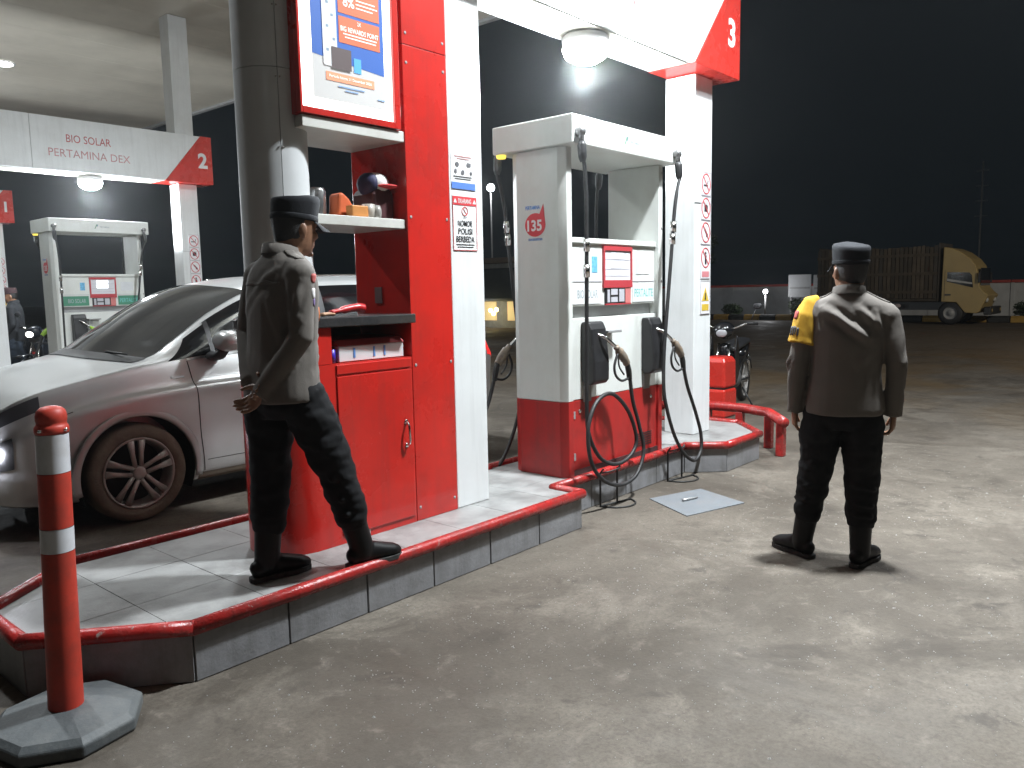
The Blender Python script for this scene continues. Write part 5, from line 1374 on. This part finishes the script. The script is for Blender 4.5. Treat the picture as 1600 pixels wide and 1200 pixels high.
# officer standing on the forecourt, back to the viewer, yellow armband
J2 = dict(hip=(0.0,-0.005,0), head=(0.03,-0.02,1.562), head_rz=R(22), head_ry=R(-2), twist=R(3),
          shL=(0.0,0.175,1.362), elL=(-0.03,0.228,1.09), wrL=(0.02,0.238,0.835), shR=(-0.005,-0.20,1.350), elR=(-0.03,-0.252,1.09), wrR=(0.01,-0.248,0.83),
          hpL=(0.0,0.09,0.86), knL=(0.045,0.125,0.48), anL=(0.055,0.185,0.09), hpR=(0.0,-0.10,0.86), knR=(0.01,-0.105,0.48), anR=(-0.035,-0.105,0.09), ftL=R(44), ftR=R(-28))
h2 = dict(L=dict(d=(0.10,0.0,-1), n=(0.15,-1,0), s=(1,0.2,0), curl=0.85), R=dict(d=(0.10,0.02,-1), n=(0.2,1,0), s=(1,-0.2,0), curl=0.85))
f2 = [((-0.10,0.12,1.38),(-0.13,-0.13,1.20),0.020,0.022),((-0.12,0.05,1.345),(-0.13,-0.02,1.27),0.012,0.016),((-0.10,0.16,1.33),(-0.11,0.14,1.25),0.012,0.014),((-0.09,-0.05,1.375),(-0.12,-0.17,1.27),0.016,0.018),((-0.08,-0.13,1.35),(-0.10,-0.19,1.24),0.014,0.015),
      ((-0.13,-0.16,1.17),(-0.12,-0.06,1.08),0.006,0.02),((-0.04,-0.32,1.25),(-0.07,-0.30,1.08),0.009,0.014),((-0.04,-0.31,1.0),(0.02,-0.31,0.92),0.010,0.012),((-0.05,0.27,1.12),(0.0,0.31,1.0),0.010,0.013)]
l2 = [((-0.06,0.14,0.55),(0.09,0.2,0.52),0.012,0.015),((-0.05,0.15,0.42),(0.1,0.22,0.4),0.012,0.014),((-0.05,0.16,0.34),(0.1,0.24,0.32),0.014,0.013),((-0.08,-0.05,0.44),(-0.06,-0.2,0.42),0.012,0.014),((-0.09,-0.05,0.35),(-0.07,-0.2,0.33),0.014,0.013),((-0.09,-0.05,0.29),(-0.07,-0.2,0.27),0.013,0.012)]
m2, H2 = person('officer in taupe shirt with a yellow armband, back turned, standing on the forecourt', (4.325,1.435,0.0015), R(22), J2, shirt_folds=f2, leg_folds=l2, seed=5.1, hands=h2, lean=(0.0,-0.01), yoke=False)
k = MB(); sh = Vector(J2['shL']); el = Vector(J2['elL']); a_ = (el-sh).normalized()
k.tube([sh+Vector((0,-0.055,0.052)), sh+Vector((0,-0.02,0.03)), sh+a_*0.03, sh+a_*0.09, sh+a_*0.15, sh+a_*0.185], [(0.034,0.024),(0.060,0.046),(0.070,0.068),(0.071,0.072),(0.074,0.074),(0.078,0.077)], n=22)
me = fuse(k, 0.006, 2); displace(me, folds([], 0.004, 14.0, 2.0))
ab = link('armband', me, YEL, m2, smooth=True, off=Vector((0,0,0)))
for (z_, y_, x_, s_, m_) in ((1.345,0.262,-0.045,(0.020,0.028),BRD),(1.26,0.295,-0.055,(0.006,0.03),INKK),(1.262,0.278,-0.075,(0.005,0.03),INKK),(1.262,0.262,-0.085,(0.005,0.028),INKK),(1.255,0.242,-0.093,(0.006,0.026),INKK)):
    badge(m2, ab, (x_,y_,z_), (x_*1.3,y_-0.19,0.12), s_, m_, 'print')

# bystander by the far pump
JACK = cloth('dark_jacket', (0.03,0.032,0.036)); JEAN = cloth('faded_jeans', (0.05,0.065,0.09))
J3 = dict(hip=(0,0,0), head=(0.035,0,1.555), head_rz=R(5), head_ry=R(8), twist=0.0,
          shL=(0,0.185,1.37), elL=(-0.02,0.25,1.1), wrL=(0.13,0.2,0.93), shR=(0,-0.185,1.37), elR=(-0.02,-0.25,1.1), wrR=(0.13,-0.2,0.93),
          hpL=(0,0.095,0.86), knL=(0.02,0.11,0.48), anL=(0,0.12,0.09), hpR=(0,-0.095,0.86), knR=(0.02,-0.11,0.48), anR=(0,-0.12,0.09), ftL=R(12), ftR=R(-12))
h3 = dict(L=dict(d=(0.8,0,-0.6), n=(0,-1,0), s=(0.3,0,1), curl=0.6), R=dict(d=(0.8,0,-0.6), n=(0,1,0), s=(0.3,0,1), curl=0.6))
m3, H3 = person('bystander in a dark jacket and dark cap beside the far motorcycle', (4.60,14.75,0.0015), R(150), J3, shirt_m=JACK, trous_m=JEAN, cap_m=cloth('maroon_cap', (0.05,0.028,0.03)), voxel=0.011, boots=False, seed=9.0, hands=h3)
# ------------------------------------------------------------------ motorcycles
def motorcycle(label, loc, rz, paint, lamp=0.0):
    t = thing('motorcycle', label, 'motorcycle', loc, rz, group='parked motorcycles', local=True)
    for x_ in (0.62, -0.62):
        w = MB().lathe([(0.225,-0.035),(0.26,-0.045),(0.285,-0.032),(0.292,0.0),(0.285,0.032),(0.26,0.045),(0.225,0.035)], (x_,0,0.292), n=40, axis='Y').build('wheel', RUBBER, t, smooth=True)
        MB().lathe([(0.228,-0.03),(0.232,-0.02),(0.215,-0.018),(0.215,0.018),(0.232,0.02),(0.228,0.03)], (x_,0,0.292), n=40, axis='Y').build('rim', RIM, w, smooth=True)
        MB().lathe([(0.001,-0.06),(0.04,-0.06),(0.05,-0.03),(0.05,0.03),(0.04,0.06),(0.001,0.06)], (x_,0,0.292), n=16, axis='Y').build('hub', RIM, w, smooth=True)
        for i in range(6):
            a = R(60*i+10); MB().tube([(x_+0.04*math.cos(a),0,0.292+0.04*math.sin(a)),(x_+0.22*math.cos(a),0,0.292+0.22*math.sin(a))], [(0.008,0.014)]*2, n=6, ref=(0,1,0)).build('spoke', RIM, w)
    for s in (1,-1):
        MB().tube([(0.62,s*0.075,0.292),(0.50,s*0.075,0.62),(0.43,s*0.06,0.82)], [0.02,0.018,0.016], n=10).build('fork', CHROME, t, smooth=True)
        MB().tube([(-0.62,s*0.08,0.30),(-0.2,s*0.08,0.33)], 0.018, n=8).build('swing_arm', DARK, t, smooth=True)
        MB().tube([(-0.55,s*0.10,0.36),(-0.42,s*0.11,0.62)], [0.024,0.02], n=10).build('shock_absorber', CHROME, t, smooth=True)
        MB().tube([(0.36,s*0.30,1.10),(0.33,s*0.34,1.22)], 0.006, n=6).build('mirror_stem', DARK, t, smooth=True)
        MB().ball((0.32,s*0.36,1.26),(0.014,0.055,0.038), n=12, m=8).build('mirror', DARK, t, smooth=True)
        MB().tube([(0.37,s*0.24,1.06),(0.29,s*0.36,1.05)], 0.017, n=10).build('grip', RUBBER, t, smooth=True)
    MB().tube(catmull([(0.37,-0.25,1.06),(0.42,-0.1,1.0),(0.42,0.1,1.0),(0.37,0.25,1.06)],5), 0.013, n=8).build('handlebar', CHROME, t, smooth=True)
    MB().tube([(0.86,0,0.60),(0.78,0,0.625),(0.62,0,0.635),(0.45,0,0.60)], [(0.012,0.05),(0.015,0.065),(0.016,0.07),(0.012,0.06)], n=12, ref=(0,0,1)).build('front_mudguard', paint, t, smooth=True)
    k = MB(); k.tube([(0.56,0,0.95),(0.50,0,0.97),(0.40,0,0.98),(0.34,0,0.95)], [(0.06,0.07),(0.10,0.12),(0.10,0.12),(0.06,0.08)], n=16, ref=(0,0,1)); k.build('headlamp_cowl', paint, t, smooth=True)
    MB().ball((0.565,0,0.95),(0.02,0.065,0.05), n=14, m=8).build('headlamp', glow('bike_lamp_light', (1.0,0.96,0.9), lamp) if lamp > 0 else mat('bike_lens', (0.4,0.4,0.42), 0.15), t, smooth=True)
    for s in (1,-1): MB().prism_y([(0.47,0.35),(0.52,0.75),(0.44,0.92),(0.36,0.80),(0.33,0.45)], s*0.15-0.012, s*0.15+0.012).build('leg_shield', paint, t, bevel=0.01)
    MB().tube([(0.42,0,0.80),(0.28,0,0.55),(0.05,0,0.47),(-0.15,0,0.55),(-0.3,0,0.66)], [(0.05,0.05),(0.08,0.08),(0.09,0.10),(0.08,0.10),(0.06,0.08)], n=12).build('frame_cover', paint, t, smooth=True)
    k = MB(); k.ball((0.02,0,0.36),(0.19,0.12,0.13), n=16, m=10); k.build('engine', mat('engine_grey', (0.16,0.16,0.16), 0.5, metal=0.4), t, smooth=True)
    MB().tube([(0.16,0,0.73),(0.10,0,0.745),(-0.2,0,0.775),(-0.55,0,0.80),(-0.64,0,0.80)], [(0.03,0.08),(0.045,0.115),(0.05,0.13),(0.04,0.12),(0.02,0.07)], n=16, ref=(0,0,1)).build('seat', DARK, t, smooth=True)
    MB().tube([(-0.1,0,0.62),(-0.4,0,0.67),(-0.72,0,0.74)], [(0.09,0.12),(0.09,0.12),(0.05,0.07)], n=14, ref=(0,0,1)).build('tail_cover', paint, t, smooth=True)
    MB().ball((-0.73,0,0.74),(0.025,0.07,0.035), n=12, m=8).build('tail_lamp', mat('bike_tail_red', (0.35,0.02,0.02), 0.2), t, smooth=True)
    MB().tube([(-0.70,0,0.66),(-0.86,0,0.52),(-0.92,0,0.40)], [(0.01,0.06)]*3, n=8, ref=(1,0,0)).build('rear_mudguard', DARK, t, smooth=True)
    MB().tube([(0.05,-0.12,0.28),(-0.2,-0.14,0.27),(-0.35,-0.15,0.31),(-0.75,-0.16,0.38)], [0.018,0.02,0.04,0.036], n=12).build('exhaust', CHROME, t, smooth=True)
    MB().tube([(-0.05,0.12,0.25),(-0.02,0.26,0.012)], 0.011, n=8).build('side_stand', DARK, t, smooth=True)
    return t
BKB = mat('black_bike_paint', (0.012,0.012,0.014), 0.2, var=0.2, coat=0.4)
BKN = mat('navy_bike_paint', (0.02,0.028,0.045), 0.25, var=0.2, coat=0.4)
motorcycle('black motorcycle parked behind the far pillar of the number 3 beam', (9.25,4.42,0.0), R(193), BKB)
motorcycle('dark motorcycle beside the bystander at the far pump', (5.02,14.35,0.0), R(215), BKN, lamp=6.0)
# red extinguisher cabinet next to the motorcycle
t = thing('extinguisher_cover', 'red rounded fire extinguisher cover standing behind the far pillar', 'extinguisher', (8.5,4.22,0.0))
k = MB(); k.rings([[Vector((8.5+a*r_, 4.22+b*r_, z_)) for a, b in ((-0.16,-0.15),(0.16,-0.15),(0.16,0.15),(-0.16,0.15))] for r_, z_ in ((1.0,0.0),(1.0,0.33))]); k.build('lower_shell', RED, t, bevel=0.03, segs=3)
k = MB(); k.rings([[Vector((8.5+a*r_, 4.22+b*r_, z_)) for a, b in ((-0.155,-0.145),(0.155,-0.145),(0.155,0.145),(-0.155,0.145))] for r_, z_ in ((1.0,0.345),(0.98,0.64),(0.80,0.70))]); k.build('upper_shell', RED, t, bevel=0.03, segs=3)
MB().box(8.36,8.64,4.09,4.35,0.331,0.344).build('strap', DARK, t)

# ------------------------------------------------------------------ far side of the yard: wall, kerb stones, boards, truck
wall = thing('boundary_wall', 'long pale boundary wall with red painted coping at the back of the yard', 'wall', (37.6,8.0,0.0))
WP = mat('pale_wall_render', (0.55,0.56,0.57), 0.8, var=0.15, scale=1.2, dirt=(0.25,0.25,0.24), dirt_amt=0.6, dirt_scale=0.8)
y = -12.0
while y < 30:
    MB().box(37.5,37.7,y+0.01,y+2.99,0.0,1.42).build('wall_panel', WP, wall)
    MB().box(37.44,37.76,y+0.012,y+2.988,1.423,1.53).build('coping', mat('red_coping', (0.42,0.06,0.05), 0.7, var=0.2), wall)
    MB().box(37.46,37.74,y-0.12,y+0.0095,0.0,1.42).build('wall_pier', WP, wall)
    y += 3.0
YK = mat('yellow_kerb_paint', (0.42,0.25,0.045), 0.7, var=0.3, dirt=(0.1,0.08,0.05), dirt_amt=0.7, dirt_scale=6); BK = mat('black_kerb_paint', (0.03,0.03,0.03), 0.7, var=0.3)
y = 1.0; i = 0
WD = ['first','second','third','fourth','fifth','sixth','seventh','eighth','ninth','tenth','eleventh','twelfth','thirteenth','fourteenth','fifteenth','sixteenth','seventeenth','eighteenth','nineteenth','twentieth','twenty-first','twenty-second','twenty-third','twenty-fourth']
while y < 18.0:
    o = MB().prism_y([(33.25,0.0),(33.55,0.0),(33.55,0.24),(33.33,0.24),(33.25,0.16)], y+0.01, y+0.70).build('kerb_stone', YK if i % 2 else BK, None, bevel=0.02)
    recentre(o); tag(o, ('yellow' if i % 2 else 'black')+' painted kerb stone, '+WD[i]+' counted from the truck front end of the row', 'kerb stone', 'kerb stones at the back of the yard')
    y += 0.72; i += 1
for y0, y1, h_, lb in ((13.1,14.1,1.93,'pale blank notice board at the back wall, next to the lamp post'),(11.9,13.0,1.90,'pale blank notice board at the back wall, half behind the truck')):
    t = thing('notice_board', lb, 'notice board', (35.0,(y0+y1)/2,0.0), group='notice boards at the wall')
    MB().box(35.0,35.04,y0,y1,0.95,h_).build('board', WP, t)
    MB().box(34.985,34.999,y0+0.05,y1-0.05,h_*0.68,h_*0.72).build('stripe', GREY, t)
    for yy in (y0+0.1,y1-0.1): MB().box(35.045,35.10,yy-0.03,yy+0.03,0.0,h_).build('post', GREY, t)
def lamp_post(x, y, z, r_, power, label, col_=(0.95,0.97,1.0), aim=None):
    t = thing('lamp_post', label, 'lamp', (x,y,0.0))
    MB().tube([(x,y,0.0),(x,y,z-r_*1.2)], [0.05,0.035], n=10).build('post', GREY, t, smooth=True)
    MB().tube([(x,y,z-r_*1.2),(x,y,z-r_*0.8)], [0.06,0.05], n=10).build('holder', DARK, t, smooth=True)
    MB().ball((x,y,z),(r_,r_,r_), n=14, m=10).build('bulb', glow('bulb_'+str(int(power)), col_, 25.0), t, smooth=True)
    ld = bpy.data.lights.new('post_light', 'SPOT' if aim else 'POINT'); ld.energy = power; ld.color = col_; ld.shadow_soft_size = r_
    lo = bpy.data.objects.new('post_light', ld); COL.objects.link(lo); lo.parent = t; lo.location = (-0.25,-0.1,z)
    if aim:
        ld.spot_size = R(120); ld.spot_blend = 0.6; lo.location = (0.1,0.2,z-r_*1.1)
        lo.rotation_euler = (Vector(aim)-Vector((x,y,z))).to_track_quat('-Z','Y').to_euler()
lamp_post(34.3, 14.85, 1.22, 0.10, 45, 'short post with a glowing round bulb by the back wall')
lamp_post(30.3, 27.5, 6.6, 0.19, 120, 'tall street lamp shining far behind the pump')
lamp_post(21.0, -6.5, 6.8, 0.16, 2600, 'tall yard lamp standing past the truck end of the yard', (1.0,0.93,0.80), (24.0,7.0,0.0))

def leaves(n, c, rad, size, seed, flat=1.0):
    rng = random.Random(seed); k = MB()
    for _ in range(n):
        while True:
            p = Vector((rng.uniform(-1,1),rng.uniform(-1,1),rng.uniform(-1,1)))
            if 0.25 < p.length < 1.0: break
        lump = 0.75+0.35*noise.noise(Vector((p.x*2.2+seed,p.y*2.2,p.z*2.2)))
        p = Vector((p.x*rad[0]*lump,p.y*rad[1]*lump,p.z*rad[2]*lump))+Vector(c)
        if p.z < 0.03: p.z = 0.03+rng.random()*0.2
        a = Vector((rng.gauss(0,1),rng.gauss(0,1),rng.gauss(0,0.6))).normalized(); b = a.orthogonal().normalized(); s = size*rng.uniform(0.6,1.3)
        k.add([p-a*s, p+b*s*0.45, p+a*s, p-b*s*0.45], [(0,1,2,3)])
    return k
LEAF = mat('dark_leaf', (0.045,0.07,0.03), 0.6, var=0.4, scale=3); BARK = mat('bark', (0.08,0.06,0.045), 0.9, var=0.3)
for i, (x, y, h_, lb) in enumerate([(34.6,13.4,0.95,'clipped dark bush under the notice board near the lamp post'),(34.6,12.2,0.9,'clipped dark bush under the notice board close to the truck'),(34.7,16.6,0.7,'low dark bush at the wall behind the motorcycle'),(34.8,5.0,0.8,'low dark bush at the wall in front of the truck')]):
    t = thing('bush', lb, 'bush', (x,y,0.0), group='bushes along the wall')
    MB().tube([(x,y,0.0),(x+0.03,y,0.3),(x,y+0.02,0.5)], [0.04,0.03,0.015], n=8).build('stem', BARK, t)
    leaves(900, (x,y,h_*0.52), (0.55,0.6,h_*0.55), 0.07, 30+i).build('foliage', LEAF, t)
for i, (x, y, H_, r_, lb) in enumerate([(42,22.6,5.2,1.5,'dark tree beyond the wall behind the far pillar')]):
    t = thing('tree', lb, 'tree', (x,y,0.0), group='trees beyond the wall')
    tr = MB().tube(catmull([(x,y,0),(x+0.1,y+0.05,H_*0.3),(x-0.05,y+0.1,H_*0.6),(x,y,H_*0.85)],5), [0.22-0.011*q for q in range(16)], n=10)
    for q in range(5):
        a = R(72*q+20*i); z_ = H_*(0.4+0.07*q); tr.tube([(x,y,z_),(x+r_*0.4*math.cos(a),y+r_*0.4*math.sin(a),z_+0.6),(x+r_*0.75*math.cos(a),y+r_*0.75*math.sin(a),z_+0.9)], [0.09,0.06,0.02], n=7)
    tr.build('trunk', BARK, t, smooth=True)
    cr = MB()
    for q in range(7):
        a = R(360/7*q); c = (x+r_*0.55*math.cos(a), y+r_*0.55*math.sin(a), H_*(0.68+0.10*math.sin(2.3*q))); l = leaves(420, c, (r_*0.55,r_*0.55,r_*0.42), 0.13, 70+10*i+q); cr.add(l.v, l.f)
    cr.build('crown', LEAF, t)

# ------------------------------------------------------------------ loose grit on the forecourt
rng = random.Random(3); k = MB()
for q in range(2600):
    cl = q % 13
    cx, cy = [(2.6,1.6),(3.2,1.3),(2.2,2.2),(3.6,2.0),(4.6,2.1),(5.4,1.8),(3.0,0.7),(4.0,0.6),(6.0,1.2),(1.9,1.9),(2.9,2.5),(7.0,2.0),(1.6,2.4)][cl]
    x = rng.gauss(cx,0.55); y = rng.gauss(cy,0.35); s = rng.uniform(0.0015,0.0042)*(2.0 if rng.random() < 0.04 else 1.0)
    if 0.8 < x < 7.1 and y > 2.86: continue
    a = rng.uniform(0,6.28); ca, sa = math.cos(a)*s, math.sin(a)*s
    k.add([(x+ca,y+sa,0),(x-sa,y+ca*0.8,0),(x-ca*0.9,y-sa,0),(x+sa,y-ca,0),(x,y,s*0.9)], [(0,1,4),(1,2,4),(2,3,4),(3,0,4)])
gr = k.build('grit', mat('pale_grit', (0.34,0.33,0.31), 0.8, var=0.6, scale=40)); tag(gr, 'loose pale grit scattered over the forecourt', 'grit', kind='stuff')

# ------------------------------------------------------------------ parked truck with a slatted cargo box
t = thing('truck', 'yellow cab truck with a tall dark slatted cargo body parked by the wall', 'truck', (32.1,9.0,0.0))
YC = mat('yellow_cab_paint', (0.44,0.32,0.13), 0.45, var=0.12, dirt=(0.3,0.2,0.08), dirt_amt=0.5, dirt_scale=2.5)
X0, X1 = 31.2, 33.0
prof = [(7.10,0.80),(6.62,0.78),(6.50,0.62),(6.34,0.42),(6.0,0.40),(5.90,0.45),(5.80,0.70),(5.66,1.02),(5.80,1.14),(5.92,1.30),(6.02,1.85),(6.08,2.05),(6.25,2.28),(6.55,2.52),(6.85,2.66),(7.08,2.70)]
cab = MB().prism_x(list(reversed(prof)), X0, X1).build('cab', YC, t, bevel=0.03, segs=3)
def side_patch(name, poly, m, d=0.006):
    for xx, s in ((X0,-1),(X1,1)):
        MB().prism_x(poly, min(xx+s*0.0005,xx+s*d), max(xx+s*0.0005,xx+s*d)).build(name, m, cab)
side_patch('door_window', [(6.93,1.50),(6.12,1.28),(6.17,1.70),(6.25,1.80),(6.93,1.83)], GLASS)
side_patch('window_bar', [(6.93,1.52),(6.15,1.40),(6.15,1.455),(6.93,1.60)], mat('grey_visor', (0.5,0.5,0.49), 0.5), 0.03)
side_patch('door_handle', [(6.98,1.02),(6.80,1.02),(6.80,1.07),(6.98,1.07)], DARK, 0.02)
side_patch('door_seam', [(7.0,0.85),(7.012,0.85),(7.012,1.9),(7.0,1.9)], SEAM, 0.003)
for xx in (X0-0.05, X1+0.05):
    MB().box(xx-0.05,xx+0.05,5.90,5.96,1.45,1.80).build('wing_mirror', DARK, t, bevel=0.01)
MB().box(X0+0.15,X1-0.15,5.915,5.935,1.35,1.95).build('windscreen', GLASS, t)
for xx in (X0+0.25, X1-0.25):
    MB().ball((xx,5.74,0.86),(0.12,0.06,0.10), n=14, m=8).build('headlamp', mat('truck_lens', (0.6,0.6,0.58), 0.15), t, smooth=True)
MB().box(X0+0.02,X1-0.02,5.55,5.78,0.35,0.62).build('bumper', DARK, t, bevel=0.03)
for xx in (X0+0.2,X1-0.2): MB().ball((xx,5.56,0.5),(0.07,0.03,0.07), n=12, m=8).build('fog_lamp', YC, t, smooth=True)
MB().box(X0+0.5,X1-0.5,6.3,11.4,0.50,0.80).build('chassis', DARK, t)
for yy in (6.80, 10.4):
    for xx in (X0+0.02, X1-0.30):
        w = MB().lathe([(0.22,0.0),(0.34,0.0),(0.40,0.04),(0.41,0.12),(0.40,0.22),(0.34,0.27),(0.22,0.27)], (xx,yy,0.41), n=36, axis='X').build('wheel', RUBBER, t, smooth=True)
        MB().lathe([(0.22,0.02),(0.20,0.06),(0.09,0.05),(0.07,0.0),(0.01,0.0)], (xx,yy,0.41), n=24, axis='X').build('rim', GREY, w, smooth=True)
WOOD = [mat('dark_wood_%d' % q, c, 0.8, var=0.35, scale=4) for q, c in enumerate([(0.075,0.055,0.035),(0.055,0.042,0.028),(0.10,0.075,0.05),(0.06,0.05,0.04)])]
MB().box(X0+0.02,X1-0.02,7.22,11.48,0.82,0.92).build('cargo_floor', WOOD[1], t)
MB().box(X0+0.06,X1-0.06,7.26,11.44,0.93,2.70).build('cargo_tarpaulin', mat('dark_tarpaulin', (0.035,0.032,0.026), 0.8, var=0.4, scale=2), t)
y = 7.24; i = 0
while y < 11.40:
    for xx in (X0, X1-0.05):
        MB().box(xx,xx+0.05,y+0.012,y+0.128,0.93,2.74+random.uniform(-0.03,0.04)).build('slat', WOOD[random.randrange(4)], t)
    y += 0.14
for z_ in (1.1,1.75,2.4):
    for xx in (X0-0.03, X1+0.001): MB().box(xx,xx+0.028,7.24,11.44,z_,z_+0.10).build('cargo_rail', WOOD[0], t)
for yy in (7.22, 11.40): MB().box(X0-0.005,X1+0.005,yy-0.03,yy+0.008,0.82,2.85).build('cargo_post', WOOD[3], t)
for yy in (8.55,8.85): MB().ball((X0+0.1,yy,0.66),(0.05,0.12,0.08), n=12, m=8).build('side_tank', mat('pale_tank', (0.4,0.33,0.33), 0.5), t, smooth=True)

# ------------------------------------------------------------------ shop far behind the pump
sh_ = thing('far_shop', 'small lit shop with a dark fascia far behind the pump', 'shop', (24.0,21.0,0.0))
M_ = lambda mb: mb
rzs = R(0)
MB().box(24.0,27.0,17.5,25.0,0.0,2.55).build('wall', mat('shop_wall', (0.35,0.34,0.30), 0.8, var=0.2), sh_)
MB().box(23.3,24.0,17.3,25.2,1.10,2.35).build('fascia', mat('shop_fascia', (0.035,0.045,0.05), 0.6, var=0.2), sh_, bevel=0.08)
MB().box(23.2,27.2,17.2,25.3,2.56,2.75).build('roof', mat('shop_roof', (0.16,0.12,0.09), 0.8), sh_)
for q in range(4): MB().box(23.97,23.998,18.0+1.8*q,19.2+1.8*q,0.3,1.05).build('lit_window', glow('shop_glow', (1.0,0.75,0.35), 0.35), sh_)
for q, (yy, zz) in enumerate([(21.2,0.72),(21.05,0.60),(20.9,0.75)]):
    MB().ball((23.2,yy,zz),(0.09,0.09,0.09), n=12, m=8).build('string_lamp', glow('string_lamp_light', (1.0,0.8,0.25), 9.0), sh_, smooth=True)
MB().ball((23.2,21.75,0.70),(0.16,0.16,0.16), n=12, m=8).build('door_lamp', glow('door_lamp_light', (1,1,0.95), 14.0), sh_, smooth=True)
t = thing('antenna_mast', 'thin dark mast rising beyond the wall above the truck', 'mast', (50.0,9.6,0.0))
MB().tube([(50.0,9.6,0),(50.0,9.6,7.9)], [0.06,0.03], n=8).build('mast', GREY, t)
for q in range(4): MB().tube([(50.0,9.3,5+q*0.8),(50.0,9.9,5+q*0.8)], 0.02, n=6).build('crossarm', GREY, t)

# ------------------------------------------------------------------ thin scattering volume added to imitate lens bloom round the lamps
hz_m = bpy.data.materials.new('bloom_scatter'); hz_m.use_nodes = True
hN, hL = hz_m.node_tree.nodes, hz_m.node_tree.links
for n_ in list(hN):
    if n_.type == 'BSDF_PRINCIPLED': hN.remove(n_)
pv = hN.new('ShaderNodeVolumePrincipled')
pv.inputs['Color'].default_value = (0.90,0.93,0.95,1)
pv.inputs['Density'].default_value = 0.0011
pv.inputs['Anisotropy'].default_value = 0.87
hL.new(pv.outputs[0], [n_ for n_ in hN if n_.type == 'OUTPUT_MATERIAL'][0].inputs['Volume'])
hz = MB().box(-62, 242, -122, 182, -1.0, 8.6).build('bloom_volume', hz_m)
tag(hz, None, None, kind='stuff')
